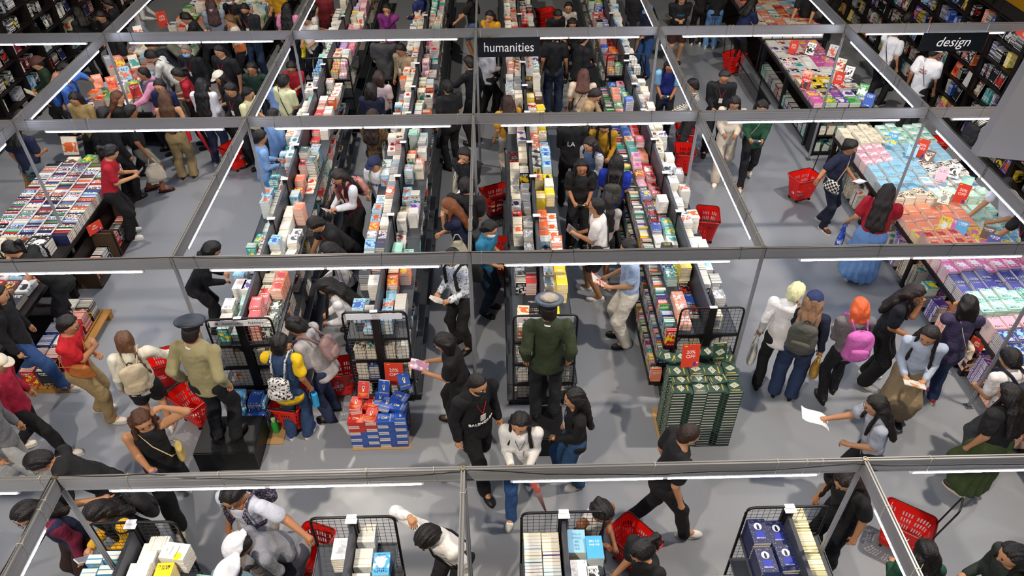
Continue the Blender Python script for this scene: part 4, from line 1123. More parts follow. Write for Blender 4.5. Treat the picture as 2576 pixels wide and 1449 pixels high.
def person(label, px, py, a, H=1.62, top='tee #15151a', bot='pants #14151a', hair='sh', hc='#120d0b', sk=0, arms='dd', leg='st', lean=4, nod=20, turn=0, fat=1.0, shoe='#1a1a1c', z0=0.0,
           ly=None, gl=0, mask=None, cap=None, near=None, hand=None, at=None, extra=None, belt=None, wide=1.0, tops='', slv=None, foot=None):
    """px,py: where the middle of the head shows; a: heading, 0 away from the camera, 90 to the right, 180 to the camera"""
    fat *= 1.09; PN[0] += 1; rg = random.Random(PN[0]*7+1); S = H/1.70
    L = rad(lean)
    cl, sl_ = math.cos(L), math.sin(L)
    sp = np.array([0, sl_, cl]); fw = np.array([0, cl, -sl_]); rt_ = np.array([1.0, 0, 0])
    hip = np.array([0, -.25*sl_*S*.6, .90*S*(.985 if leg != 'st' else 1)])
    W_ = lambda o, f, u: rt_*o*S+fw*f*S+sp*u*S
    chest = hip+W_(0, .0, .30); neck = hip+W_(0, -.01, .53); sh = hip+W_(0, -.005, .50)
    nod = nod*.68 if nod > 12 else nod; hL = rad(nod+lean); tr = rad(turn)
    hf0 = np.array([math.sin(tr)*math.cos(hL), math.cos(tr)*math.cos(hL), -math.sin(hL)])
    hr = nrm(np.cross(hf0, (0, 0, 1))); hu = np.cross(hr, hf0); hf = hf0
    HR = np.array([hr, hf, hu]).T
    head = neck+nrm(sp+.35*hu+.12*hf0)*.155*S*.93+hf*.012
    # world position from where the head shows
    d = _f*FPX+_A*(px-1288.0)-_B*(py-724.5)
    zh = head[2]+z0
    wp = CAM+d*((zh-CAM[2])/d[2])
    ya = rad(-a); cy_, sy_ = math.cos(ya), math.sin(ya)
    off = np.array([cy_*head[0]-sy_*head[1], sy_*head[0]+cy_*head[1]])
    base = np.array([wp[0]-off[0], wp[1]-off[1], z0])
    if foot: g0 = G(foot[0], foot[1], .04); base = np.array([g0[0], g0[1], z0])
    dist = np.linalg.norm(base-CAM); near = dist < 10.2 if near is None else near
    # legs
    st = {'st': ((.10, .01), (-.11, -.02)), 'wk': ((.09, .27), (-.08, -.30)), 'w2': ((.09, -.26), (-.08, .25)), 'cl': ((.06, 0), (-.06, .02)), 'wd': ((.16, .03), (-.16, -.03)), 'of': ((.1, .12), (-.1, -.08))}[leg]
    knees = []; ank = []; hips = []
    for s, (fx, fy) in zip((1, -1), st):
        h_ = hip+np.array([s*.085*S*fat**.5, 0, -.02*S]); lift = .06 if fy < -.2 else 0
        an = np.array([fx*S, fy*S+hip[1]*.3, (.085+lift)*S]); kn, an = ik(h_, an, .42*S, .42*S, (s*.1, 1, 0))
        hips.append(h_); knees.append(kn); ank.append(an)
    # arms
    shd = []; elb = []; wr = []; hd = []
    slL = rad(lean*.5); c2, s2 = math.cos(slL), math.sin(slL)
    for s, k in zip((1, -1), arms):
        p = sh+W_(s*.175*fat**.4, 0, -.015)
        o, f, u = HAND[k]
        t = p+np.array([s*o*S, (f*c2+u*s2)*S, (u*c2-f*s2)*S])
        pole = (s*.14, -.5, -.85) if k not in ('u', 't', 'g') else (s*.9, .25, .1)
        if k == 'j': pole = (s*.25, -.9, -.3)
        e, w = ik(p, t, .275*S, .25*S, pole)
        shd.append(p); elb.append(e); wr.append(w)
        dr = nrm(w-e)
        if k in 'phx': dr = nrm(dr+np.array([-s*.35, .35, .15]))
        if k == 'u': dr = nrm(head+hu*.1-w)
        if k in 'ck': dr = nrm(head+hf*.09-w)
        if k == 'f': dr = nrm(dr+np.array([0, .4, -.1]))
        hd.append(dr)
    root = thing('person', label, 'person', base, -a, 'shoppers and staff in the aisles')
    skc = SKIN[sk]; SM = mat(skc, .5, kind='skin')
    hh = .0125 if near else .017
    lo = np.minimum.reduce([*ank, *wr, *elb, head-.14, hip-.2*fat])-[.1, .14, .1]; hi = np.maximum.reduce([*ank, *wr, *elb, *knees, head+.13, hip+.2*fat])+[.1, .14, .06]
    hi[2] += .06
    B = Field(lo, hi, hh)
    r = S*fat**.5; ar = S*(1+(fat-1)*.3)
    B.ell(head+hu*.012, (.082, .1, .104), HR, k=.0)
    B.ell(head-hu*.05+hf*.022, (.055, .064, .062), HR, k=.03)
    if dist < 13: B.cap(head+hf*.088+hu*.008, head+hf*.106-hu*.022, .009, .014, .008)
    for s in (-1, 1): B.ell(head+hr*s*.078-hf*.008-hu*.008, (.011, .018, .03), HR, .006)
    B.cap(neck-sp*.03, head-hu*.05-hf*.015, .05*S, .05*S, .02)
    B.cap(sh-sp*.02+fw*.0, hip+sp*.12, .083*r, .085*r, .03, sq=(rt_, 1.38))
    B.cap(hip+sp*.06, hip-sp*.04, .09*r, .10*r, .04, sq=(rt_, 1.3))
    for i, s in ((0, 1), (1, -1)):
        B.cap(neck-sp*.06, shd[i]-sp*.01, .034*r, .045*ar, .04)
        B.cap(shd[i], elb[i], .048*ar, .04*ar, .02); B.cap(elb[i], wr[i], .04*ar, .026*S, .012)
        B.cap(wr[i], wr[i]+hd[i]*.055*S, .024*S, .032*S, .01, sq=(rt_ if abs(hd[i][0]) < .7 else (0, 1, 0), 1.15))
        B.cap(hips[i], knees[i], .078*r, .053*r, .03); B.cap(knees[i], ank[i], .053*r, .036*r, .02)
        fd = np.array([s*.12, 1, 0]); fd = fd/np.linalg.norm(fd)
        B.cap(ank[i], ank[i]+fd*.13*S-np.array([0, 0, .055*S]), .035*S, .03*S, .02)
    body = link('body', B.mesh('body', SM), root)
    # five fingers on each hand, joined to the same mesh
    fm = MB()
    for i, s in ((0, 1), (1, -1)):
        dr = hd[i]; side = nrm(np.cross(dr, (0, 0, 1))) if abs(dr[2]) < .9 else np.array([0, 1.0, 0])
        if arms[i] in 'db': side = np.array([0, 1.0, 0])
        down = np.cross(side, dr)
        if down[2] > 0: down = -down
        if arms[i] in 'db': down = np.array([-s*1.0, 0, 0])
        inn = nrm(-s*np.array([1.0, 0, 0])-dr*(-s*dr[0]))
        p0 = wr[i]+dr*.06*S
        curl = {'d': .5, 'p': .9, 'h': .9, 'r': .35, 'f': .3, 'u': .6, 'c': .7}.get(arms[i], .6)
        for q in range(4):
            b0 = p0+side*(.026-.0175*q)*S*(1 if side@inn > 0 else -1); ln = (.066, .075, .07, .054)[q]*S; P = [b0]; ang = 0
            for seg in (.42, .32, .26):
                ang += curl*.75; P.append(P[-1]+(dr*math.cos(ang)+down*math.sin(ang))*ln*seg)
            fm.tube(P, [.0095*S, .009*S, .008*S, .0062*S], 6)
        b0 = wr[i]+dr*.03*S+inn*.02*S
        fm.tube([b0, b0+(dr*.6+inn*.8)*.024*S+down*.006, b0+(dr*.95+inn*.35)*.052*S+down*.016], [.012*S, .0105*S, .008*S], 6)
    import bmesh
    bm = bmesh.new(); bm.from_mesh(body.data); bm.from_mesh(fm.mesh('f', SM, True)); bm.to_mesh(body.data); bm.free()
    body.data.polygons.foreach_set('use_smooth', [True]*len(body.data.polygons))
    # face
    if dist < 21 and abs(((a+turn+180) % 360)-180) > 60:
        f_ = MB(); g_ = MB()
        for s in (-1, 1):
            c = head+hf*.0925+hu*.012+hr*s*.032
            g_.ball(c-hf*.006, (.014, .008, .0075), 8, R=HR); g_.ball(c-hf*.0008, (.0065, .0045, .0068), 8, mi=1, R=HR)
            f_.tube([c+hu*.021-hr*.015+hf*.0, c+hu*.025+hf*.003, c+hu*.02+hr*.015-hf*.003*1], .0034, 5)
            f_.tube([c+hu*.0075-hr*.013+hf*.001, c+hu*.009+hf*.003, c+hu*.006+hr*.013], .0022, 4)
        g_.build('eyes', [mat('#e6dfd6', .35), mat('#140c08', .2)], root, smooth=True); f_.build('eyebrows', mat('#17100c', .7), root, smooth=True)
        if not mask:
            mm = MB(); c = head+hf*.089-hu*.052
            mm.tube([c-hr*.022-hf*.004, c+hf*.003, c+hr*.022-hf*.004], [.0035, .0065, .0035], 6, flat=.8); mm.build('mouth', mat('#8c4038', .5), root, smooth=True)
    if mask:
        mf = Field(head-.16, head+.16, .008); mf.ell(head-hu*.04+hf*.034, (.074, .082, .056), HR, 0); mf.cut(head+hf*.03, -hf); mf.ell(head-hu*.045, (.05, .05, .08), HR, sub=True)
        link('face_mask', mf.mesh('face_mask', mat(mask, .7)), root)
    if gl:
        q = MB()
        for s in (-1, 1):
            c = head+hf*.107+hu*.006+hr*s*.036
            q.tube([c+hr*.027*math.cos(t)+hu*.021*math.sin(t) for t in np.linspace(0, 2*math.pi, 11)[:-1]], .0026, 5, closed=True)
            q.tube([c+hr*s*.027, head+hr*s*.079+hu*.012], .0022, 4)
        q.tube([head+hf*.108+hu*.01-hr*.008, head+hf*.108+hu*.01+hr*.008], .0022, 4)
        q.build('eyeglasses', mat('#1a1614', .3), root)
    # clothing
    tk, tc, *tx = top.split(); tm = mat(tc, .82, kind=tx[0] if tx else 'cloth', sec=tx[1] if len(tx) > 1 else '#fff', scale=float(tx[2]) if len(tx) > 2 else 1.0)
    A = Field(lo-.06, hi+.06, hh)
    bag = 1.0 if tk in ('tank', 'fit') else 1.12
    R_ = .016
    long_ = tk in ('long', 'jacket', 'hoodie', 'shirt'); jk = 1.12 if tk in ('jacket', 'hoodie') else 1.0
    if tk != 'tank':
        for i, s in ((0, 1), (1, -1)):
            A.cap(neck-sp*.045, shd[i]-sp*.012, .05*r*jk, .06*ar*jk, .05)
            if slv: A.cap(neck-sp*.045, shd[i]-sp*.01, .05*r, .056*ar, .03); continue
            if long_:
                A.cap(shd[i], elb[i], .063*ar*jk, .053*ar*jk, .02); A.cap(elb[i], wr[i]-nrm(wr[i]-elb[i])*.02, .053*ar*jk, .04*ar*jk, .02)
            else:
                e = shd[i]+(elb[i]-shd[i])*.66; A.cap(shd[i], e, .062*ar*bag, .065*ar*bag, .015)
    else:
        for s in (-1, 1): A.cap(neck-sp*.05+rt_*s*.075*S, chest+rt_*s*.08*S+sp*.1, .018+.05*r, .05*r+.03, .02)
    A.cap(sh-sp*.045, hip+sp*.14, .083*r*bag+R_*.8, (.09*r*bag+R_*.6), .03, sq=(rt_, 1.36))
    A.cap(hip+sp*.16, hip-sp*(.02 if tk in ('tank', 'fit') else .07), .088*r*bag+R_*.4, (.098*r*bag*jk+R_*.6), .03, sq=(rt_, 1.34))
    if fat > 1.35: A.ell(hip+sp*.16+fw*.03, (.14*r, .115*r, .16*r), None, .05)
    if tk == 'hoodie': A.ell(neck-fw*.075+sp*.0, (.095*S, .055*S, .075*S), None, .03)
    if tk in ('shirt', 'jacket'): A.cap(neck-sp*.02, neck+sp*.012, .066*S, .06*S, .015)
    if tk != 'tank': A.cap(neck-sp*.05, neck-sp*.0-fw*.004, .064*S, .06*S, .03)
    A.ell(neck+sp*.062+fw*.022, (.056*S, .056*S, .05*S), None, sub=True)
    A.folds(.0052 if near else .004, PN[0], 21, 15)
    A.cut(hip-sp*((.085 if tk == 'long' else .115)*S if tk not in ('tank', 'fit') else .03*S), -sp)
    if not long_ and tk != 'tank':
        pass
    sh_o = link({'jacket': 'jacket', 'hoodie': 'hoodie', 'tank': 'sleeveless_top'}.get(tk, 'shirt'), A.mesh('shirt', tm), root)
    if slv:
        vk, vc, *vx = slv.split()
        for i in (0, 1):
            V_ = Field(np.minimum.reduce([shd[i], elb[i], wr[i]])-.12, np.maximum.reduce([shd[i], elb[i], wr[i]])+.12, hh)
            if vk == 'long': V_.cap(shd[i], elb[i], .068*ar, .06*ar, .02); V_.cap(elb[i], wr[i]-nrm(wr[i]-elb[i])*.02, .06*r, .043*r, .02)
            else: V_.cap(shd[i], shd[i]+(elb[i]-shd[i])*.66, .074*ar, .073*ar, .015)
            V_.folds(.004, i+2); link('sleeve', V_.mesh('sleeve', mat(vc, .8, kind=vx[0] if vx else 'cloth', sec=vx[1] if len(vx) > 1 else '#fff', scale=float(vx[2]) if len(vx) > 2 else 1.0)), root)
    bk, bc, *bx = bot.split(); bm_ = mat(bc, .85, kind=bx[0] if bx else 'cloth', sec=bx[1] if len(bx) > 1 else '#fff', scale=float(bx[2]) if len(bx) > 2 else 1.0)
    Bt = Field(np.array([lo[0], lo[1], 0])-.1, np.array([hi[0]+.1, hi[1]+.1, hip[2]+.2]), hh)
    Bt.cap(hip+sp*.05, hip-sp*.05, .092*r+.009, .105*r+.01, .03, sq=(rt_, 1.3))
    for i in (0, 1):
        ft = knees[i] if bk != 'shorts' else hips[i]+(knees[i]-hips[i])*.8
        if bk in ('pants', 'wide', 'jeans'):
            w_ = {'pants': 1.0, 'jeans': 1.08, 'wide': 1.3}[bk]*wide
            Bt.cap(hips[i], knees[i], .088*r+.006, .062*r*w_+.008, .03); Bt.cap(knees[i], ank[i]-np.array([0, 0, .02]), .062*r*w_+.008, .054*r*w_*1.05+.006, .02)
        elif bk == 'shorts': Bt.cap(hips[i], ft, .092*r+.01, .09*r+.008, .03)
    if bk == 'skirt':
        for i in (0, 1): Bt.cap(hips[i], knees[i], .105*r, .105*r, .08); Bt.cap(knees[i], ank[i]*[1, 1, 0]+[0, 0, .2*S], .12*r, .13*r, .08)
        mid = (ank[0]+ank[1])/2; Bt.cap(hip-sp*.05, np.array([mid[0], mid[1], .2*S]), .115*r+.02, .165*r*wide, .03, sq=(rt_, 1.12)); Bt.pleats(hip, .012, 14, hip[2])
        Bt.cut((0, 0, (.14 if not extra else .2)*S), (0, 0, -1))
    elif bk == 'shorts':
        Bt.cut((0, 0, knees[0][2]+.08*S), (0, 0, -1))
    elif bk != 'skirt':
        Bt.cut((0, 0, .035), (0, 0, -1))
    Bt.folds(.0045, PN[0]+3, 24, 16)
    link({'shorts': 'shorts', 'skirt': 'skirt', 'jeans': 'jeans'}.get(bk, 'trousers'), Bt.mesh('trousers', bm_), root)
    # shoes
    for i, s in ((0, 1), (1, -1)):
        fd = np.array([s*.14, 1, 0]); fd = fd/np.linalg.norm(fd); sd = np.array([fd[1], -fd[0], 0])
        c = ank[i]*[1, 1, 0]+[0, 0, ank[i][2]-.085*S]
        R = np.array([sd, fd, (0, 0, 1)]).T
        q = Field(c-[.18, .2, .01], c+[.18, .3, .15], .011)
        q.ell(c+fd*.115*S+[0, 0, .035], (.047*S, .085*S, .036*S), R, .03); q.ell(c-fd*.02*S+[0, 0, .045], (.038*S, .06*S, .05*S), R, .03)
        q.cut(c+[0, 0, .018], (0, 0, -1))
        so = link('shoe', q.mesh('shoe', mat(shoe, .5)), root)
        o2 = MB(); pts = [(math.sin(t)*.047*(1.0 if math.cos(t) > 0 else .82), math.cos(t)*.145) for t in np.linspace(0, 2*math.pi, 19)[:-1]]
        V = [c+fd*(.055+y)*S+sd*x*S+np.array([0, 0, z]) for z in (.0, .024) for x, y in pts]; n = 18
        o2.add(V, [(j, (j+1) % n, n+(j+1) % n, n+j) for j in range(n)]+[tuple(reversed(range(n))), tuple(n+j for j in range(n))])
        o2.build('sole', mat('#d8d4cb' if shoe not in ('#1a1a1c', '#5a1f16') else '#0c0c0c', .6), so)
    # hair or headgear
    HF = Field(head-[.24, .46, .72], head+[.2, .22, .22], .0115 if near else .015)
    top_c = head+hu*.022-hf*.006
    HM = mat(hc, .42, kind='hair')
    def face_cut(low=.0): HF.cut(head+hf*(.05)+hu*(.062+low), nrm(hf*1.0-hu*.75))
    chf = .083*r*bag+R_*.8+.012
    lng = {'lg': .4, 'xl': .52, 'bob': .14, 'md': .24}.get(hair)
    if hair != 'bald':
        HF.ell(top_c, (.098, .114, .112) if hair != 'bz' else (.087, .104, .107), HR, 0)
        HF.ell(head-hf*.045-hu*.04, (.084, .064, .08) if hair != 'bz' else (.078, .055, .06), HR, .03)
        face_cut()
        if cap and cap.startswith('cap'): HF.cut(head+hu*.045, hu)
        if cap and cap.startswith('wrap'): HF.cut(head+hu*.03, nrm(hu-hf*.2))
        if cap and cap.startswith('guard'): HF.cut(head+hu*.06, hu)
        if hair in ('sh', 'bz', 'pt', 'bn', 'br'): HF.cut(head-hu*.055+hf*.0, nrm(hf*.7-hu*.8))
        back = np.array([0, -1.0, 0])
        if lng:
            dn = nrm(np.array([0, -.22, -1.0])+.0*hu)
            if lean > 25: dn = nrm(np.array([0, -.05, -1.0]))
            for s in (-1, 0, 1):
                a0 = head-hf*.05+hr*s*.045-hu*.02
                if hair == 'bob': HF.cap(a0, a0+dn*.13+hr*s*.015, .054, .042, .03, sq=(hr, 1.2)); continue
                m1 = neck-fw*.075-sp*.01+rt_*s*.05; m2 = m1-fw*(chf-.055)-sp*max(.02, lng*(1-.08*abs(s))-.14)+rt_*s*.03; HF.cap(a0, m1, .056, .05, .03, sq=(hr, 1.25)); HF.cap(m1, m2, .05, .036, .03, sq=(rt_, 1.5))
            if hair != 'bob' and rg.random() < .8:
                for s in (-1, 1):
                    a0 = head+hr*s*.086-hf*.012; HF.cap(a0, a0+nrm(np.array([s*hr[0]*.1, .16, -1]))*lng*.75, .024, .018, .02)
            elif hair == 'bob':
                for s in (-1, 1):
                    a0 = head+hr*s*.07+hf*.01; HF.cap(a0, a0-hu*.1, .03, .026, .02)
        if hair == 'pt':
            a0 = head-hf*.115+hu*.03; m1 = a0+nrm(-hf+np.array([0, 0, -.6]))*.07; HF.cap(a0, m1, .022, .032, .01); HF.cap(m1, m1+np.array([0, -.04, -.22])*1.0, .033, .012, .02)
        if hair == 'bn': HF.ell(head-hf*.1+hu*.055, (.042, .038, .04), HR, .01)
        if hair == 'br':
            p = head-hf*.09-hu*.05+hr*.05
            for k in range(8):
                HF.ell(p, (.026-.0012*k,)*3, None, .004); p = p+np.array([.012*(1 if k % 2 else -1)+.012, -.012, -.036])
            HF.cap(p, p+np.array([0.01, 0, -.05]), .018, .008, .01)
        if hair not in ('bz',): HF.folds(.0042, PN[0], 46, 70)
        link('hair', HF.mesh('hair', HM), root)
    if cap:
        ck, cc, *c3 = cap.split()
        cm = mat(cc, .75, kind='cloth'); co = link('cap', None, root)
        cf = Field(head-.2, head+.22, .011)
        if ck == 'cap':
            cf.ell(head+hu*.035-hf*.002, (.097, .112, .095), HR, 0); cf.cut(head+hu*.036, nrm(-hu+hf*.1)); link('crown', cf.mesh('crown', cm), co)
            v = MB(); bm2 = mat(c3[0] if c3 else cc, .7, kind='cloth'); P = []; n = 9
            for lay in (0, .006):
                for k in range(n):
                    t = math.pi*k/(n-1); P.append(head+hu*(.045-lay)+hr*.082*math.cos(t)+hf*(.08+.085*math.sin(t))-hu*.016*math.sin(t))
            v.add(P, [tuple(range(n)), tuple(reversed(range(n, 2*n)))]+[(i, n+i, n+(i+1) % n, (i+1) % n) for i in range(n)]); v.build('visor', bm2, co, smooth=True)
            MB().ball(head+hu*.131, .008, 8).build('cap_button', cm, co)
        elif ck == 'guard':
            ct = c3[0] if c3 else cc
            q = MB(); q.lathe([(.088, 0), (.092, .045), (.1, .05)], n=24); q.build('cap_band', mat('#12151c', .5), co)
            q = MB(); q.lathe([(.095, .045), (.150, .075), (.153, .085), (.13, .098), (.05, .1), (.0, .098)], n=28); q.build('crown', mat(cc, .5), co, smooth=True)
            if c3: MB().lathe([(.09, .096), (.105, .107), (.05, .112), (0, .108)], n=9).build('crown_patch', mat(ct, .8, kind='cloth'), co, smooth=True)
            v = MB(); P = []; n = 9
            for lay in (0, .006):
                for k in range(n):
                    t = math.pi*k/(n-1); P.append((.09*math.cos(t), .055+.09*math.sin(t), .01-.03*math.sin(t)-lay))
            v.add(P, [tuple(range(n)), tuple(reversed(range(n, 2*n)))]+[(i, n+i, n+(i+1) % n, (i+1) % n) for i in range(n)]); v.build('visor', mat('#0a0a0c', .2), co)
            Mx = Matrix((tuple(hr), tuple(hf), tuple(hu))).transposed().to_4x4(); co.matrix_local = Matrix.Translation([float(z) for z in head+hu*.05]) @ Mx
        elif ck == 'wrap':
            cf.ell(head+hu*.04-hf*.02, (.1, .12, .09), HR, 0); cf.cap(head-hf*.08+hu*.02, head-hf*.17-hu*.02, .05, .03, .04, sq=(hr, 1.5)); cf.cut(head+hu*.02, nrm(-hu+hf*.2)); cf.folds(.003, 2, 50, 30); link('crown', cf.mesh('crown', cm), co)
    if ly:
        q = MB(); e = chest+fw*(chf+.012)+sp*.02*S
        for s in (-1, 1): q.tube([neck+rt_*s*.05*S-fw*.03, neck+rt_*s*.062*S+fw*.03*S-sp*.02, sh+rt_*s*.05*S+fw*(chf-.006)-sp*.05, e], .006, 5, flat=.4, up=(1, 0, 0))
        lo_ = q.build('lanyard', mat(ly, .6), root)
        MB().box(e-sp*.055*S+fw*.004, (.062, .005, .09), R=np.array([rt_, fw, sp]).T).build('badge', mat('#dcdad4', .4), lo_)
    if tops:
        for w_ in tops.split('|'):
            body_, size_, col_, fb, hz = w_.split('~'); s = 1 if fb == 'f' else -1
            X = rt_*(-s); Zt = fw*s; Y = sp
            off_ = chf+.022
            to = text(body_, float(size_), mat(col_, .7), root, chest+sp*float(hz)+fw*s*off_, np.array([X, Y, Zt]).T, depth=.004)
            for v in to.data.vertices: v.co.z -= v.co.x**2/.42
    if belt: MB().tube([hip+sp*.02+rt_*(.13*r+.02)*math.cos(t)+fw*(.10*r+.02)*math.sin(t) for t in np.linspace(0, 2*math.pi, 17)[:-1]], .013, 6, closed=True).build('belt', mat(belt, .5), root)
    yw = rot(-a)
    P = dict(root=root, base=base, R=yw, neck=neck, sh=sh, chest=chest, hip=hip, wr=wr, hd=hd, shd=shd, elb=elb, sp=sp, fw=fw, S=S, r=r, chf=chf, a=a, hf=hf, head=head, lab=label)
    P['W'] = lambda p: base+yw@np.asarray(p, float)
    return P
LANES = {}
def at_person(P, name, label, cat, group=None):
    return thing(name, label, cat, P['base'], -P['a'], group)
def backpack(P, col, label, w=.30, h=.42, d=.15, sec=None, kind='cloth', drop=.0, sc=12.0, front=False):
    o = at_person(P, 'backpack', label, 'backpack', 'backpacks worn by shoppers'); sp, fw, S = P['sp'], P['fw'], P['S']; rt_ = np.array([1., 0, 0])
    s_ = 1 if front else -1
    c = P['chest']+fw*s_*(P['chf']+d*.5+.03)-sp*drop
    F = Field(c-.36, c+.36, .0125); R = np.array([rt_, fw, sp]).T
    F.cap(c-sp*(h/2-d*.55), c+sp*(h/2-d*.62), d*.52, d*.46, 0, sq=(rt_, w/d*.96)); F.folds(.003, 2)
    M = mat(col, .75, kind=kind, sec=sec or '#000', scale=sc)
    link('bag_body', F.mesh('bag_body', M), o)
    F = Field(c-.36, c+.36, .0125); c2 = c+fw*s_*d*.42-sp*h*.17
    F.cap(c2-sp*h*.08, c2+sp*h*.08, d*.25, d*.24, 0, sq=(rt_, w/d*1.35)); link('front_pocket', F.mesh('front_pocket', M), o)
    for s in (-1, 1):
        x = rt_*s*.09*S
        MB().tube([c+sp*h*.36-fw*s_*d*.3+x*.8, P['sh']+x+fw*s_*(P['chf']*.9)+sp*.03, P['sh']+x*1.1+sp*.075*S, P['sh']+x*1.1-fw*s_*(P['chf'])+sp*.0, P['chest']+x*1.2-fw*s_*(P['chf']+.005)-sp*.05, P['chest']+x*1.7-sp*.13], .027, 8, flat=.3, up=(1, 0, 0)).build('shoulder_strap', M, o, smooth=True)
    MB().tube([c+sp*h*.47+rt_*t*.03+sp*.03*math.cos(t*1.5) for t in (-1, -.5, 0, .5, 1)], .007, 6).build('top_handle', mat('#17181c', .6), o, smooth=True)
    return o
def shoulderbag(P, col, label, side=1, w=.26, h=.2, d=.09, down=.2, strap=None, cross=True, name='shoulder_bag', fwd=0.0):
    o = at_person(P, name, label, 'bag', 'bags carried by shoppers'); sp, fw, S = P['sp'], P['fw'], P['S']; rt_ = np.array([1., 0, 0])
    c = P['hip']+rt_*side*(.20*P['r'])+sp*(.30-down)+fw*fwd
    M = mat(col, .7, kind='cloth')
    F = Field(c-.25, c+.25, .0115); F.cap(c-sp*h*.25+fw*w*.0, c+sp*h*.3, d*.5, d*.4, 0, sq=(fw, w/d)); F.cut(c+sp*h*.42, sp); F.folds(.003, 5)
    link('bag_body', F.mesh('bag_body', M), o)
    top_ = P['sh']+rt_*(-side if cross else side)*.09*S+sp*.075*S; ch = P['chest']; R_ = P['chf']+.008
    MB().tube([c+fw*w*.3+sp*h*.3, P['hip']+rt_*side*.12+fw*R_+sp*.1, ch+fw*R_+sp*.05, top_+fw*.05, top_, top_-fw*.06, ch-fw*R_+sp*.05, P['hip']+rt_*side*.12-fw*R_+sp*.1, c-fw*w*.3+sp*h*.3], .011, 6, flat=.35, up=(1, 0, 0)).build('strap', mat(strap or col, .7), o, smooth=True)
    return o
def tote(P, col, label, side=1, hand=True, w=.32, h=.34, M=None, name='tote_bag'):
    o = at_person(P, name, label, 'bag', 'bags carried by shoppers'); i = 0 if side > 0 else 1
    hp = P['wr'][i]+P['hd'][i]*.08 if hand else P['shd'][i]-np.array([0, 0, .18])
    c = np.array([hp[0], hp[1], hp[2]-(.1 if hand else .1)-h/2])
    F = Field(c-.3, c+.3, .0125); F.cap(c-[0, 0, h*.36], c+[0, 0, h*.42], .055, .03, 0, sq=((0, 1, 0), w/.11)); F.cut(c+[0, 0, h*.5], (0, 0, 1)); F.folds(.005, 4, 20, 14)
    link('bag_body', F.mesh('bag_body', M or mat(col, .8, kind='cloth')), o)
    for s in (-1, 1): MB().tube([c+[s*.03, -.08, h*.42], [hp[0]+s*.006, hp[1]-.02, hp[2]], [hp[0]+s*.006, hp[1]+.02, hp[2]], c+[s*.03, .08, h*.42]], .009, 6, flat=.5).build('handle', M or mat(col, .8, kind='cloth'), o, smooth=True)
    return o
def held(P, what, label, side=0, col='#e9e5db', sec='#b33', w=.14, h=.21, t=.025, tilt=None, group=None):
    """something in the hand(s); side 0 between both hands, 1 right, -1 left"""
    wr, hd = P['wr'], P['hd']
    c = (wr[0]+wr[1])/2+(hd[0]+hd[1])*.045 if side == 0 else wr[0 if side > 0 else 1]+hd[0 if side > 0 else 1]*.09
    c = c+np.array([0, .03, .02])
    R = rot(0, tilt if tilt is not None else 40)
    o = at_person(P, what, label, {'phone': 'phone', 'book': 'book', 'paper_sheet': 'paper', 'magazine': 'magazine'}.get(what, what.replace('_', ' ')), group)
    if what == 'phone':
        MB().box(c, (.075, .155, .009), R=R).build('case', mat(col, .3), o); MB().box(c+R@np.array([0, 0, .0052]), (.068, .145, .001), R=R).build('screen', mat('#10131c', .15, emit=.35, sec=sec), o)
    elif what == 'paper_sheet':
        q = MB(); n = 7; V = []
        for i in range(n):
            for j in (0, 1): V.append(c+R@np.array([(j-.5)*w, (i/(n-1)-.5)*h, .03*math.sin(i*.9)+.012*j]))
        q.add(V, [(2*i, 2*i+1, 2*i+3, 2*i+2) for i in range(n-1)]); q.add(np.array(V)-R@np.array([0, 0, .002]), [(2*i+2, 2*i+3, 2*i+1, 2*i) for i in range(n-1)]); q.build('sheet', mat(col, .7), o, smooth=True)
    else:
        MB().box(c, (w, h, t), R=R).build('cover', mat(col, .4, kind='print', sec=sec, scale=16), o); MB().box(c+R@np.array([.003, 0, 0]), (w-.002, h-.006, t-.004), R=R, ).box(c+R@np.array([w*.5-.004, 0, 0]), (.006, h-.006, t-.004), R=R).build('page_block', PAGES, o)
    return o
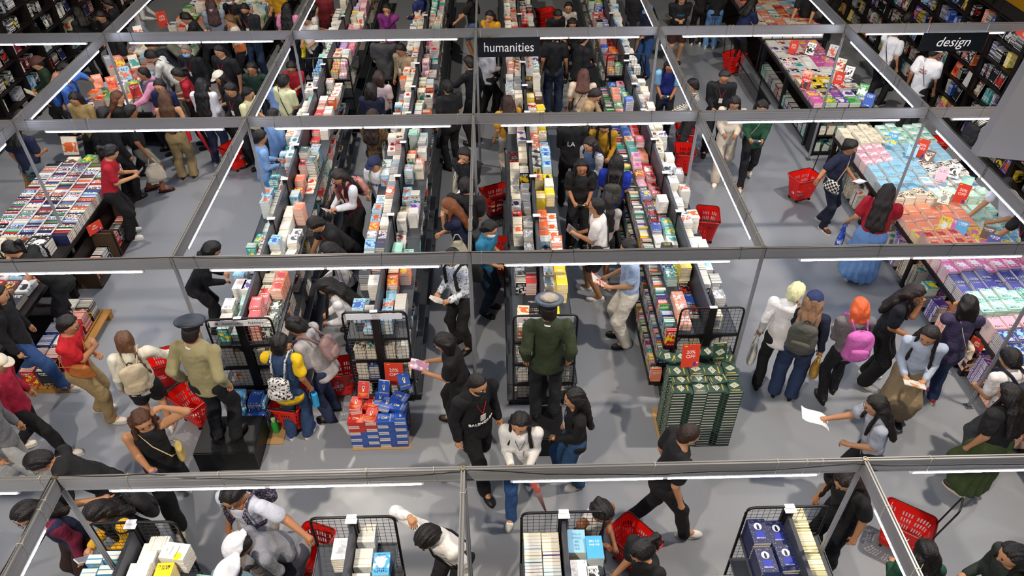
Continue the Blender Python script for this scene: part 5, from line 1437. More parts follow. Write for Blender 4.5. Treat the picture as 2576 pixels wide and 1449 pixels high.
# ---------------------------------------------------------------- red trolley baskets
BASK = {}
def basket(px, py, yaw, label, z=.02, hdl=1, fill=0, base=None, tall=1):
    if base is None: base = G(px, py, .3); base = (base[0], base[1], 0)
    o = thing('shopping_basket', label, 'basket', base, yaw, 'red wheeled shopping baskets')
    if not BASK:
        w0, d0, w1, d1, z0, z1 = .33, .23, .47, .34, .06, .46
        def rc(t): return (w0+(w1-w0)*t, d0+(d1-d0)*t, z0+(z1-z0)*t)
        def ringp(t, n=6, rr=.05, th=0.):
            w, d, z = rc(t); w -= th; d -= th; P = []
            for cx_, cy_, a0 in ((w/2-rr, d/2-rr, 0), (-w/2+rr, d/2-rr, 90), (-w/2+rr, -d/2+rr, 180), (w/2-rr, -d/2+rr, 270)):
                for k in range(n): q = rad(a0+90*k/(n-1)); P.append((cx_+rr*math.cos(q), cy_+rr*math.sin(q), z))
            # resample evenly so that slots are regular
            P = np.array(P+[P[0]]); sgm = np.r_[0, np.cumsum(np.linalg.norm(np.diff(P, axis=0), axis=1))]
            u = np.linspace(0, sgm[-1], 97)[:-1]
            return np.stack([np.interp(u, sgm, P[:, i]) for i in range(3)], 1)
        a = MB(); lv = [0, .22, .36, .44, .58, .64, .78, 1.0]; n = 96
        for th, inn in ((0, 0), (.008, 1)):
            RG = [ringp(t, th=th) for t in lv]; V = np.concatenate(RG); F = []
            for l in range(len(lv)-1):
                slot = l in (1, 3, 5)
                for j in range(n):
                    if slot and j % 2 == 0 and (j % 24) not in (0, 22, 12): continue
                    q = (l*n+j, l*n+(j+1) % n, (l+1)*n+(j+1) % n, (l+1)*n+j); F.append(q if not inn else q[::-1])
            a.add(V, F)
        b0 = ringp(0); a.add(np.concatenate([b0, b0+[0, 0, .008]]), [tuple(reversed(range(n))), tuple(range(n, 2*n))])
        BASK['tub'] = a.mesh('tub', RED)
        r_ = ringp(1.0); c_ = r_.mean(0); r_ = c_+(r_-c_)*1.03
        BASK['rim'] = MB().tube(r_, .011, 6, closed=True).mesh('rim', RED, True)
        BASK['wheel'] = MB().lathe([(.028, -.01), (.028, .01)], n=12, R=rot(0, 0, 90)).mesh('wheel', BLACK)
        BASK['band'] = MB().tube(c_+(r_-c_)*.97+[0, 0, .012], .006, 5, closed=True).mesh('handle_band', BLACK, True)
        BASK['card'] = MB().box((0, -.136, .17), (.2, .002, .09), R=None).mesh('label_card', mat('#c9b9b2', .5))
    link('tub', BASK['tub'], o); link('rim', BASK['rim'], o); link('folding_handle', BASK['band'], o)
    for sx in (-1, 1):
        for sy in (-1, 1): link('wheel', BASK['wheel'], o, (sx*.13, sy*.09, .028))
    if hdl == 2:   # pulled-out handle
        P = rounded([(-.235, .1, .46), (-.3, .1, .98), (-.3, -.1, .98), (-.235, -.1, .46)], .05)
        MB().tube(P, .009, 8).build('pull_handle', BLACK, o, smooth=True)
    elif hdl == 1: MB().tube(rounded([(-.235, .16, .47), (-.235, .16, .5), (-.235, -.16, .5), (-.235, -.16, .47)], .02), .01, 6).build('grip', BLACK, o, smooth=True)
    text('FULLY\nBOOKED', .034, mat('#f0d8d2', .5), o, (0, -.151, .27), np.array([[1, 0, 0], [0, .14, -.99], [0, .99, .14]]), sx=.9)
    if fill:
        q = rot(yaw)
        for k in range(fill):
            c = rs.choice('w c lb w'.split()); pp = np.array(base)+q@np.array((rs.uniform(-.06, .06), rs.uniform(-.03, .03), .075+.03*k))
            put(T(c, t=.028), pp, rot(rs.uniform(0, 90)), 'in the basket: '+label.replace('red ', '')[:0]+'loose in a red basket, layer %s' % ordn[k+1], .02, 1.2, '')
    return o
# ---------------------------------------------------------------- the people, nearest first
BK = '#131317'; W = '#d8d4cb'
p = person('person in a navy and maroon track jacket with glasses at the lower left corner', 68, 1292, 215, 1.6, 'jacket #151b3c', 'pants #2a1a16', 'md', gl=1, arms='hd', lean=16, slv='long #6a1434')
p = person('man in black tee bending down behind the nearest beam at lower left', 100, 1161, 255, 1.68, 'tee #141418', lean=38, ly='#b01c2a', gl=1, arms='fb', nod=35)
p = person('young woman with yellow shoulders leaning over the entrepreneur rack', 245, 1291, 215, 1.56, 'jacket #17171c', hair='md', arms='pp', lean=18, slv='long #d9a520'); held(p, 'phone', 'lit phone held by the yellow-shouldered woman', 0, '#dcdcdc', '#cfd6e6'); backpack(p, '#15151a', 'black backpack of the yellow-shouldered woman')
p = person('woman in black sleeveless top striding with one hand in her brown hair', 357, 1058, 152, 1.66, 'tank #121214', 'wide #101013', 'md', '#4a2c1b', 0, 'pu', 'wk', 4, 28, shoe='#cfc6b2', turn=-12); held(p, 'phone', 'dark phone with blue screen in the striding woman\'s hand', 1, '#2a2f3c', '#3a58c8'); shoulderbag(p, '#b39d5c', 'tan crossbody bag of the striding woman in black', -1, .22, .2, strap='#d2bd92', fwd=.08)
p = person('man in tight pale grey tee with glasses holding a trolley handle', 585, 1247, 198, 1.7, 'fit #c6cad6', 'pants #8b837c', arms='do', lean=10, nod=32, gl=1, fat=1.12, shoe=W, sk=1); backpack(p, '#3a3346', 'patterned backpack of the man in pale grey tee', kind='print', sec='#9a8f9a', sc=60)
p = person('stooping person with white wrapped cap and grey sweatshirt', 597, 1378, 232, 1.6, 'long #84858c', 'pants #3c3e48', cap='wrap #dcdde0', lean=42, nod=30, arms='hh', sk=3)
p = person('person with white cap just entering below the blue-novel rack', 572, 1452, 200, 1.55, 'long #6f8a94', cap='wrap #dfe0e2', lean=10, nod=30, arms='hh')
p = person('dark-haired person in white collared shirt scratching the head', 1076, 1352, 222, 1.66, 'shirt #e9e6e1', 'pants #23242a', 'sh', arms='ud', lean=24, nod=30); shoulderbag(p, '#141416', 'black sling bag of the white collared shirt', -1, .2, .26, strap='#141416', down=.12)
p = person('woman in white lace sleeveless top with hair clips, arms folded', 1514, 1287, 150, 1.5, 'tank #e4e0da', 'pants #3a2420', 'bn', sk=3, arms='xh', lean=14, nod=30)
p = person('woman with a ponytail and glasses looking at a big black phone', 1614, 1385, 242, 1.56, 'tee #141416', hair='pt', gl=1, arms='pp', lean=10, nod=38); held(p, 'phone', 'big black phone held up by the ponytail woman', 0, '#0d0d10', '#222', )
p = person('man in black tee with red lanyard striding to the right', 1732, 1094, 84, 1.74, 'tee #131317', 'pants #111115', 'bz', '#2a1c14', 0, 'dd', 'wk', 10, 25, shoe='#d5d2cc', ly='#c0202a')
p = person('woman in black with very long dark hair beside the starry-novel rack', 2128, 1208, 248, 1.62, 'tee #121214', hair='xl', hc='#1c120d', arms='dd', lean=18, nod=25, fat=1.15)
p = person('child in green jacket with magenta collar under the slanting beam', 2327, 1393, 8, 1.45, 'jacket #1d4a37', hair='lg', arms='hh', lean=6); MB().tube([p['neck']+np.array([.075*math.cos(t), .075*math.sin(t)-.01, .0]) for t in np.linspace(0, 2*math.pi, 13)[:-1]], .018, 6, closed=True).build('collar', mat('#b8348c', .8), p['root'], smooth=True)
p = person('dark-haired person in dark green cut by the lower right corner', 2546, 1398, 272, 1.55, 'long #1c241d', hair='md', arms='hh', lean=8, nod=15)
# middle front
p = person('man in red polo with glasses and khaki trousers, arms raised to chest', 172, 818, 86, 1.66, 'tee #bf1620', 'pants #98835c', 'sh', gl=1, arms='kx', lean=10, nod=12, shoe='#d9d1c6', fat=1.1, leg='of'); shoulderbag(p, '#a8642c', 'tan leather bag hugged by the man in red polo', 1, .28, .2, down=.14, fwd=.14)
p = person('girl with a braid, cream jacket and black shorts seen from behind', 314, 860, 338, 1.56, 'long #dcd9c6', 'shorts #15171d', 'br', '#5b3d26', 2, 'sd', lean=4, shoe='#e4e0d8'); backpack(p, '#c6b699', 'beige backpack with navy diamond patch on the braided girl').name = 'backpack'
for o_ in [c for c in p['root'].children]: pass
p = person('guard in cream sweater and black peaked cap standing on the plinth', 482, 836, 10, 1.74, 'long #9b936c', 'pants #15171e', 'bz', '#1a120e', 0, 'jj', cap='guard #1d2531', z0=.308, lean=2, nod=12, fat=1.2); gd1 = p
q = MB().tube([p['neck']+np.array([.068*math.cos(t), .068*math.sin(t)-.005, .012]) for t in np.linspace(0, 2*math.pi, 13)[:-1]], .012, 6, closed=True).build('white_collar', WHITE, p['root'], smooth=True)
p = person('boy in blue vest over yellow tee with a scribble-print sack', 704, 866, 6, 1.55, 'tee #2b4468', 'jeans #2a4266', 'sh', arms='dc', lean=8, nod=18, shoe='#24309a', slv='tee #e8bf16', sk=1, wide=1.1)
backpack(p, '#d9d8d6', 'white sack with black scribble print on the boy in yellow', .27, .33, .12, kind='print', sec='#15151a', drop=.1, sc=45)
MB().lathe([(.0, .0), (.145, .0), (.15, .07), (.12, .14)], n=24, R=np.diag([1.18, .9, 1.0])).build('tee_hem', mat('#e8bf16', .8, kind='cloth'), p['root'], p['hip']+np.array([0, 0, -.13]), smooth=True)
o = thing('water_bottle', 'sky blue bottle hanging from the hand of the boy in yellow', 'bottle', p['W'](p['wr'][0]+np.array([0.02, .02, -.33])), 0); MB().lathe([(.0, 0), (.036, 0), (.037, .2), (.02, .22)], n=16).build('flask', mat('#2a9fd6', .3), o, smooth=2); MB().lathe([(.022, .22), (.022, .25), (.0, .25)], n=12).build('cap', mat('#1f3f90', .4), o)
p = person('person in light grey hoodie with hair tied up beside the yellow boy', 746, 822, 285, 1.6, 'hoodie #a8a5a4', 'jeans #24304e', 'bn', arms='ph', lean=20, nod=32); backpack(p, '#8d706d', 'dusty pink quilted backpack on the grey hoodie', .26, .34, .14)
p = person('woman in white sleeves with long black hair leaning towards the white-banner rack', 822, 722, 262, 1.6, 'long #e0dedc', 'jeans #28364e', 'xl', arms='hh', lean=26, nod=35); shoulderbag(p, '#6b4524', 'brown leather bag on the white-sleeved woman', 1, .26, .22, down=.16, fwd=.12)
p = person('person in striped shirt bowing in the aisle behind the second beam', 830, 632, 240, 1.6, 'long #d6d4d0 vstripe #8a7f86 7', hair='lg', arms='hh', lean=14, nod=30)
p = person('man in white patterned shirt with glasses opening a book', 1138, 648, 228, 1.7, 'shirt #dde2e6 print #7d8288 34', 'pants #1d1c18', 'sh', gl=1, arms='hh', lean=8, nod=35); held(p, 'book', 'thick cream book in the hands of the patterned shirt', 0, '#e8e2d2', '#cbb', .12, .18, .04); backpack(p, '#1b1c1f', 'black backpack on the man in patterned shirt', .32, .44, .16)
p = person('woman in black lace-shouldered top reading a pink book', 1117, 862, 272, 1.56, 'tee #121214', 'pants #101012', 'bob', arms='pp', lean=12, nod=32, fat=1.22, leg='of'); held(p, 'book', 'shiny pink book read by the woman in black lace', 0, '#d99ab8', '#f3f0f0', .15, .21, .015, 20)
p = person('man in black lettered hoodie with dark mask and red lanyard', 1201, 966, 145, 1.7, 'hoodie #0f0f12', 'pants #0e0e11', 'bz', '#1a1410', mask='#1a1a1f', ly='#c01a30', arms='dd', leg='wk', lean=4, nod=22, fat=1.18, tops='BALENCIAGA~.05~#e0e0e0~f~-.12', turn=-15)
p = person('girl in white hoodie and jeans with a navy lanyard, walking', 1308, 1066, 186, 1.5, 'hoodie #dcdad6', 'jeans #294c7c', 'lg', ly='#28356a', arms='ph', leg='wk', lean=4, nod=15, shoe='#e0dcd2', turn=10)
o = at_person(p, 'umbrella', 'folded pink umbrella hanging beside the girl in white hoodie', 'umbrella'); c_ = p['wr'][1]; MB().tube([c_+[0, .03, .0], c_+[-.06, .06, -.16], c_+[-.2, .1, -.62]], [.012, .045, .006], 10).build('canopy', mat('#b98f93', .7, kind='print', sec='#c05a50', scale=14), o, smooth=True)
p = person('girl in black cardigan and jeans with straight hair holding out a hand', 1445, 1003, 262, 1.52, 'jacket #121215', 'jeans #24486f', 'lg', arms='dh', leg='of', lean=2, nod=10, shoe='#ddd6c6', ly='#2a2f55')
p = person('guard in dark green jacket and patched cap standing on the plinth', 1381, 780, 1, 1.74, 'jacket #2f3a23', 'pants #161920', 'bz', '#1c130e', 1, 'jj', cap='guard #39424f #8d8271', z0=.308, lean=1, nod=8, fat=1.08); gd2 = p
MB().tube([p['neck']+np.array([.068*math.cos(t), .068*math.sin(t)-.005, .012]) for t in np.linspace(0, 2*math.pi, 13)[:-1]], .012, 6, closed=True).build('white_collar', WHITE, p['root'], smooth=True)
p = person('man in light blue shirt and off-white trousers holding a magazine', 1582, 624, 268, 1.72, 'tee #a6bbd8', 'wide #d3cec2', 'sh', arms='hh', lean=4, nod=25); held(p, 'magazine', 'big red and cream picture magazine held by the light blue shirt', 0, '#e5dcd0', '#c0392b', .2, .28, .008, 35)
p = person('man in white tee and black shorts looking up past the third rack', 1500, 520, 285, 1.68, 'tee #e8e4e1', 'shorts #151518', 'sh', gl=1, arms='hp', lean=8, nod=-8, shoe='#d9dadd', fat=1.08, leg='of'); held(p, 'book', 'grey hardback held low by the man in white tee', 1, '#8f8c96', '#a87c4c', .16, .23, .02); shoulderbag(p, '#15151a', 'black strap bag across the man in white tee', -1, .2, .16)
p = person('person with short blond hair, white shirt and black trousers', 2003, 735, 24, 1.68, 'shirt #e6e4e3', 'pants #14151b', 'sh', '#d9cf9e', 2, 'dd', lean=4, turn=30); tote(p, '#d9d6cc', 'white plastic carrier bag in the blond person\'s hand', -1, w=.3, h=.36, name='carrier_bag')
p = person('person in navy cap with grey backpack and baggy jeans', 2048, 756, 28, 1.66, 'long #151b30', 'wide #28395c', 'md', '#7c5c42', 2, 'dh', cap='cap #1f2c55 #2b6b50', lean=4, nod=10); backpack(p, '#4f4f49', 'dark grey backpack with a small charm on the capped person', .34, .46, .17); tote(p, '#a8823c', 'brown paper bag beside the capped person', 1, w=.22, h=.26, name='paper_bag')
p = person('person with bright orange hair and grey knit seen from behind', 2162, 774, 4, 1.58, 'long #6f6b6e', 'pants #121217', 'bob', '#c95a2e', 2, 'hh', lean=4, nod=10, leg='of'); backpack(p, '#c765b0', 'pink backpack with cream zip pulls on the orange-haired person', .33, .46, .18)
p = person('woman in navy tee adjusting her glasses with a white book in hand', 2300, 738, 128, 1.66, 'tee #10141f', 'wide #0e0e12', 'lg', '#1c120e', 1, 'hc', gl=1, lean=10, nod=25, shoe='#d6d8dc', fat=1.12); held(p, 'book', 'white paperback in the hand of the woman adjusting her glasses', 1, '#dfe3ea', '#9ab', .13, .2, .03, 70)
p = person('girl in pale denim shirt and long beige skirt with papers', 2337, 845, 205, 1.6, 'shirt #a2afc2', 'skirt #8c7b60', 'xl', arms='hh', lean=8, nod=22, turn=22, shoe='#17171a'); held(p, 'magazine', 'leaflets and a dark phone held by the girl in denim shirt', 0, '#dfd8ce', '#c08a4a', .22, .16, .012, 20)
p = person('woman in purple tee and jeans holding both hands to her ears', 2434, 768, 8, 1.64, 'tee #383150', 'jeans #26395e', 'bob', arms='cc', lean=6, nod=15, shoe='#a8242c'); shoulderbag(p, '#cfc0ac', 'cream shoulder bag on the woman in purple tee', 1, .26, .2, strap='#d0c2ae', down=.26)
p = person('man in white tee with navy backpack straps at the right edge', 2541, 903, 348, 1.62, 'tee #dedbdd', 'pants #4c4e55', 'sh', arms='hh', lean=20, nod=20); backpack(p, '#1c2132', 'navy backpack on the man in white tee at the right edge', .3, .42, .14)
p = person('woman in black tee and long moss green skirt with long dark hair', 2538, 992, 338, 1.58, 'tee #131316', 'skirt #3b4a26', 'lg', arms='dd', lean=10, nod=10, fat=1.4, tops='FULL~.06~#c9c9cc~b~-.02', shoe='#3a2a1c')
p = person('woman in grey and navy tee with long hair holding up white paper', 2204, 1022, 282, 1.6, 'tee #9ea4b0', 'pants #14151a', 'lg', gl=1, arms='rh', lean=12, nod=10); held(p, 'paper_sheet', 'long white sheet of paper held up by the woman in grey tee', 1, '#e4e6ec', w=.17, h=.34, tilt=30)
p = person('person in black jacket and blue jeans walking in at the left edge', -4, 742, 78, 1.7, 'jacket #121215', 'jeans #2b4a7c', 'md', leg='wk', shoe='#d6d0c4')
p = person('staff in black with a ponytail stooping over the comics table', 32, 628, 268, 1.7, 'tee #121214', 'wide #101013', 'pt', arms='fc', lean=34, nod=20, leg='of')
p = person('person in cream cap and red striped jacket at the left edge', -8, 915, 80, 1.6, 'jacket #a41836', 'pants #121215', 'md', cap='cap #d8cdb6', leg='wk', shoe='#d6d0c4')
p = person('person in grey sweatpants and white shoes, mostly beyond the left edge', -52, 1000, 84, 1.66, 'hoodie #77797c', 'wide #9c9e9e', 'sh', leg='wk', shoe='#dcdcda')
# middle back
p = person('person in navy tee and grey shorts by the wall side of the spine-up table', 42, 322, 12, 1.62, 'tee #141b36', 'shorts #5c6c6e', 'md', arms='hd', fat=1.25, sk=1); tote(p, '#8f6f3c', 'brown paper bag hanging by the grey shorts', -1, w=.22, h=.3, name='paper_bag')
p = person('woman in red polo and wide black trousers checking her phone', 279, 384, 72, 1.66, 'tee #a91526', 'wide #111114', 'pt', arms='pp', lean=16, nod=38, shoe='#e0e0e0'); held(p, 'phone', 'phone in the hands of the woman in red polo', 0, '#7a5a50', '#d0c0d0')
p = person('broad person in black standing behind the woman in red polo', 262, 287, 30, 1.7, 'long #131316', 'pants #131316', 'sh', fat=1.2)
p = person('person in black with knee shorts and sandals carrying a canvas tote', 330, 282, 58, 1.64, 'tee #161618', 'shorts #7f7c6c', 'sh', sk=3, leg='of', shoe='#5a1f16'); tote(p, '#b7ae9e', 'large beige canvas tote by the sandal wearer', 1, w=.36, h=.36)
p = person('woman with very long brown hair and khaki trousers at the picture-book table', 416, 250, 352, 1.6, 'tank #2a1f1c', 'wide #96835c', 'xl', '#4b2f19', 2, 'wh', shoe='#5a1f16', nod=10)
o = at_person(p, 'umbrella', 'folded red umbrella hanging from the long-haired woman in khaki', 'umbrella'); c_ = p['wr'][0]; MB().tube([c_+[0, 0, .02], c_+[.05, .02, -.2], c_+[.14, .05, -.62]], [.01, .035, .005], 10).build('canopy', mat('#a81a2c', .6), o, smooth=True)
o = at_person(p, 'water_bottle', 'red drink bottle beside the folded red umbrella', 'bottle'); MB().lathe([(0, 0), (.033, 0), (.034, .19), (.02, .21), (.02, .24), (0, .24)], p['hip']+[.2, .05, -.15], n=14).build('flask', mat('#c41a28', .35), o, smooth=2)
p = person('woman in white jacket with long black hair and dark jeans, back turned', 508, 214, 6, 1.64, 'jacket #e8e8ed', 'jeans #243050', 'xl', '#0c0a0b', arms='hh', nod=10, shoe='#8a8a8c'); tote(p, '#cfccc4', 'pale tote bag on the woman in white jacket', 1, w=.3, h=.28)
p = person('person in light blue shirt and denim near the left gondola end', 655, 346, 60, 1.62, 'long #7ea6d8', 'jeans #5f8cc4', 'sh', arms='hh', nod=25)
p = person('second person in pale blue behind the light blue shirt', 688, 292, 38, 1.62, 'long #86aee0', 'pants #23304a', 'sh', arms='hh', nod=20)
p = person('woman in maroon vest with puffy white sleeves and long hair', 853, 446, 222, 1.64, 'tee #5b1a24', 'wide #141416', 'lg', '#1d1310', 0, 'hp', lean=14, nod=32, slv='long #dfe0e6', ly='#4a2018'); held(p, 'book', 'thin book held by the woman in maroon vest', 0, '#d8d2cc', '#866', .13, .19, .015); backpack(p, '#c78a80', 'pink satin backpack on the maroon vest', .28, .36, .14)
p = person('boy in navy cap and white lettered tee', 942, 412, 198, 1.52, 'tee #e2e5ec', 'pants #141418', 'sh', cap='cap #182347', arms='hd', lean=6, nod=15, tops='HAWKINS~.065~#1e2b55~f~.02', turn=20); backpack(p, '#98a68e', 'sage green backpack of the boy in navy cap')
p = person('man in black tee with red lanyard stooping at the first rack', 795, 565, 238, 1.68, 'tee #131316', 'pants #131316', 'sh', arms='fh', lean=34, nod=28, ly='#b0202c')
p = person('woman in black cardigan with blue lanyard, hand at her mouth', 1168, 390, 198, 1.6, 'jacket #131317', 'jeans #8b9199', 'lg', arms='ch', ly='#2340a8', nod=28, lean=4); tote(p, '#cdc5b4', 'cream tote on the woman with blue lanyard', 1, False); held(p, 'paper_sheet', 'folded white paper held by the woman with blue lanyard', -1, '#dfe1ea', w=.16, h=.22, tilt=30)
p = person('auburn-haired woman in navy tee with a hair band', 1130, 520, 262, 1.62, 'tee #151b3a', 'pants #14151c', 'lg', '#70401f', 2, 'hc', lean=12, nod=25); tote(p, '#c5c2ae', 'pale canvas tote on the auburn-haired woman', -1, False)
p = person('broad man in black tee and grey jeans, back turned, by the middle post', 1172, 468, 12, 1.68, 'tee #151518', 'jeans #4a5058', 'sh', arms='hd', lean=12, nod=25, fat=1.3)
p = person('boy in blue tee with white face mask beside a red basket', 1231, 576, 118, 1.58, 'tee #2b7ca4', 'pants #1b2f42', 'sh', mask='#e3e5e8', arms='hh', nod=32, lean=6)
p = person('girl in loose black tee holding a book, facing the camera', 1464, 420, 182, 1.6, 'tee #1a1a1c', 'wide #131315', 'lg', arms='hh', nod=18, sk=1); held(p, 'book', 'dark picture book held by the girl in loose black tee', 0, '#2b2622', '#b89a4a', .15, .21, .02)
p = person('girl in denim pinafore with striped sleeves', 1484, 364, 232, 1.6, 'tee #4d5f80', 'jeans #3d4e70', 'md', '#1f1512', 2, 'hh', lean=8, nod=28, slv='long #d6d2cf stripe #6b6d78 16')
p = person('girl in royal blue tee with very long hair and dark backpack', 1551, 408, 14, 1.62, 'tee #1531a6', 'pants #141418', 'xl', arms='hh', nod=20); backpack(p, '#3b3a34', 'dark olive backpack on the royal blue tee', .28, .4, .14, drop=.05)
p = person('girl in grey sweatshirt with pink lettering and a white hair clip', 1525, 505, 6, 1.54, 'long #a8a29e', 'shorts #1a1a1c', 'lg', arms='hh', nod=25, sk=1, tops='PINK~.07~#c02a6a~b~-.04')
p = person('person in black jacket with white back print under the third beam', 1440, 298, 6, 1.7, 'long #141417', 'pants #131316', 'sh', arms='hh', tops='LA~.11~#d8d8da~b~.0')
p = person('woman in mustard shirt with long dark hair looking down', 1520, 318, 186, 1.6, 'long #b8891d', 'pants #1a1a1e', 'xl', arms='hh', nod=45, lean=10)
p = person('woman in cream cardigan and loose beige trousers reading as she walks', 1848, 260, 192, 1.6, 'jacket #d9cdba', 'wide #cabfae', 'md', arms='hh', nod=42, leg='wk', shoe='#e6e0d4')
p = person('person in dark green fleece and black trousers with a book', 1916, 270, 192, 1.62, 'jacket #1d4a33', 'pants #121217', 'md', arms='hh', nod=38, leg='wk', shoe='#cfc6b4'); held(p, 'book', 'white-edged book held by the green fleece', 0, '#3a3f48', '#ccc', .13, .2, .03); shoulderbag(p, '#7d7f82', 'grey crossbody bag on the green fleece', 1, .2, .14, strap='#9a9c9e')
p = person('woman in navy tee with glasses and checkered bag pulling a red basket', 2138, 370, 148, 1.6, 'tee #121a36', 'pants #121a2e', 'bn', gl=1, arms='oh', lean=6, nod=25, leg='of', shoe='#3a2018', sk=1, turn=-30); held(p, 'paper_sheet', 'white printed list held by the woman with checkered bag', -1, '#dfe2ea', w=.18, h=.26, tilt=35); bg = shoulderbag(p, '#d9d4c8', 'checkered black and cream bag on the woman in navy tee', 1, .3, .22, strap='#9c8468', fwd=.12, down=.26)
bg.children[0].data.materials[0] = mat('#dcd7ca', .8, kind='check', sec='#14161f', scale=28)
p = person('woman in red tee and long denim skirt with long dark hair', 2232, 484, 32, 1.62, 'tee #a91428', 'skirt #6b92c8', 'xl', '#1b110d', 2, 'fw', lean=10, nod=15, fat=1.35, shoe='#dedede', wide=1.25); tote(p, '#3a66c0', 'blue and white floral cloth bag of the woman in red tee', -1, True, .3, .34, mat('#2d58b8', .8, kind='print', sec='#c9daf2', scale=9))
p = person('man in white tee beyond the colour-block table at the right edge', 2532, 468, 262, 1.7, 'tee #dfe3ec', 'jeans #25365a', 'sh', arms='fh', lean=26, nod=25)
p = person('person in black tee with red lanyard reaching into the indigo books', 2584, 540, 268, 1.68, 'tee #131317', 'pants #131317', 'sh', arms='ff', lean=26, nod=30, ly='#c0303a')
p = person('person in white and grey striped shirt by the grey bulkhead', 2497, 284, 76, 1.66, 'tee #dedad2 stripe #6a6864 14', 'jeans #232a3c', 'sh', arms='hh', lean=4); backpack(p, '#191b20', 'black backpack on the striped shirt by the bulkhead')
# behind the third beam
p = person('person in brown knit cap and dark green top reading by the left cases', 92, 160, 232, 1.6, 'long #16301f', 'pants #131418', 'sh', cap='wrap #4a2c22', arms='hh', nod=32); held(p, 'book', 'open cream book held by the person in brown cap', 0, '#e6dcc4', '#cdb', .22, .16, .02)
p = person('older man in blue shirt pointing across the picture-book table', 167, 193, 82, 1.66, 'shirt #3f6cba', 'pants #20283a', 'bz', '#6a5a4c', 1, 'pg', lean=6); backpack(p, '#2b4f90', 'blue backpack on the pointing man', .28, .4, .13)
p = person('bending person in dusty pink tee behind the slanting left beam', 160, 172, 66, 1.62, 'tee #cb917d', 'pants #1a1a1e', 'sh', lean=34)
p = person('woman in khaki jacket with dark bob at the near end of the picture-book table', 190, 250, 188, 1.58, 'long #ab9260', 'pants #1a1b20', 'bob', '#17100e', 0, 'hh', nod=36)
p = person('woman with purple flower in brown hair, black top', 297, 247, 72, 1.58, 'tee #141416', 'pants #141416', 'md', '#5c3620', 2, 'hh', fat=1.25); MB().ball(p['head']-p['hf']*.06+np.array([-.06, 0, -.03]), .028, 8).build('flower_clip', mat('#8a5fc0', .6), p['root'], smooth=True)
p = person('young man in pink hoodie gripping the post beside the picture books', 362, 186, 236, 1.68, 'hoodie #da91b2', 'pants #23252c', 'bz', '#0e0a09', 1, 'hr', nod=5, turn=15); backpack(p, '#5a6270', 'slate backpack on the pink hoodie')
p = person('girl with glasses and tied hair in navy jersey', 402, 218, 186, 1.58, 'tee #141d48', 'pants #1a1c26', 'bn', gl=1, arms='hh', nod=15, sk=2)
p = person('girl in red tee with a low ponytail, phone in hand', 449, 188, 248, 1.6, 'tee #a9182a', 'pants #15151a', 'pt', arms='pp', lean=12, nod=35); held(p, 'phone', 'white-lit phone of the girl in red tee', 0, '#ddd', '#e8f0ff')
p = person('young man stooping with an olive backpack over the picture books', 382, 114, 268, 1.68, 'tee #1a1d28', 'pants #16181d', 'sh', arms='ff', lean=40, nod=20); backpack(p, '#57564a', 'olive grey backpack on the stooping young man', .32, .42, .16)
p = person('young man in off-white jacket with a black strap bending to the books', 381, 142, 262, 1.68, 'long #cdcdc9', 'pants #8f8775', 'sh', arms='ff', lean=34, nod=22); shoulderbag(p, '#4a4c50', 'dark strap bag on the off-white jacket', 1)
p = person('man with cropped grey hair and light blue mask', 469, 128, 192, 1.7, 'jacket #15161c', 'pants #15161c', 'bz', '#6c6760', 0, 'dd', mask='#7fb6dd', ly='#b81c2c', nod=15)
p = person('tall man in black printed tee with a red lanyard', 553, 130, 204, 1.74, 'tee #131418', 'pants #15161b', 'sh', arms='dd', ly='#c01e2e', nod=22, fat=1.18)
p = person('person in cream baseball cap with long hair looking down', 552, 194, 238, 1.58, 'tee #1b1b20', 'pants #1a1a20', 'lg', cap='cap #dedaca', arms='hh', nod=30)
p = person('staff member in black with lanyard looking down beside the cream cap', 581, 226, 212, 1.66, 'long #141418', 'pants #141418', 'sh', arms='hh', ly='#c02a3a', nod=36)
p = person('girl in dark green cardigan over a white collar', 634, 174, 184, 1.52, 'long #143127', 'pants #1a2230', 'bn', arms='dd', nod=15, sk=1)
p = person('person with glasses in pale yellow by the third line of beams', 625, 237, 108, 1.6, 'tee #dcd9aa', 'pants #1a1a20', 'sh', gl=1, arms='hh', nod=25)
p = person('person in pale lemon tee with thin black strap, back turned', 715, 205, 28, 1.64, 'tee #dadcae', 'pants #1c1d22', 'sh', arms='hh', nod=22); shoulderbag(p, '#17181b', 'black bag on the pale lemon tee', 1, .24, .2)
p = person('child in red tee bowing over a phone near the first rack', 733, 170, 176, 1.4, 'tee #a91b2a', 'pants #20222a', 'sh', arms='pp', nod=42)
p = person('person in periwinkle tee standing close to the lemon tee', 691, 200, 22, 1.6, 'tee #7d9dd6', 'pants #1c1f2c', 'sh', arms='hh')
p = person('broad man in charcoal tee, back turned, between the first two far racks', 964, 92, 6, 1.74, 'tee #3d3d3e', 'pants #121214', 'sh', arms='hh', fat=1.25, nod=25)
p = person('youth in tan long shirt looking down at the second far rack', 1008, 126, 214, 1.6, 'long #a38c6d', 'pants #2a2622', 'sh', arms='dd', nod=38, ly='#28305a', sk=1)
p = person('woman in pale pink tee with brown hair, back turned', 955, 194, 16, 1.56, 'tee #c6b2b4', 'pants #26222a', 'bob', '#2c1c16', 2, 'hh', nod=25)
p = person('woman in navy sweater with dark bob and a rope-handled bag', 934, 226, 12, 1.6, 'long #141b36', 'pants #14161c', 'bob', arms='hh', nod=22); tote(p, '#c9c2b2', 'rope-handled cream bag of the navy sweater', 1, False)
p = person('staff in black tee with red lanyard facing the second rack line', 1125, 219, 330, 1.68, 'tee #141418', 'pants #15161b', 'sh', arms='hd', ly='#c23a30', nod=25)
p = person('tall man in black long sleeves reaching to the second far rack', 1180, 158, 306, 1.74, 'long #141519', 'pants #15161a', 'sh', arms='dr', nod=20)
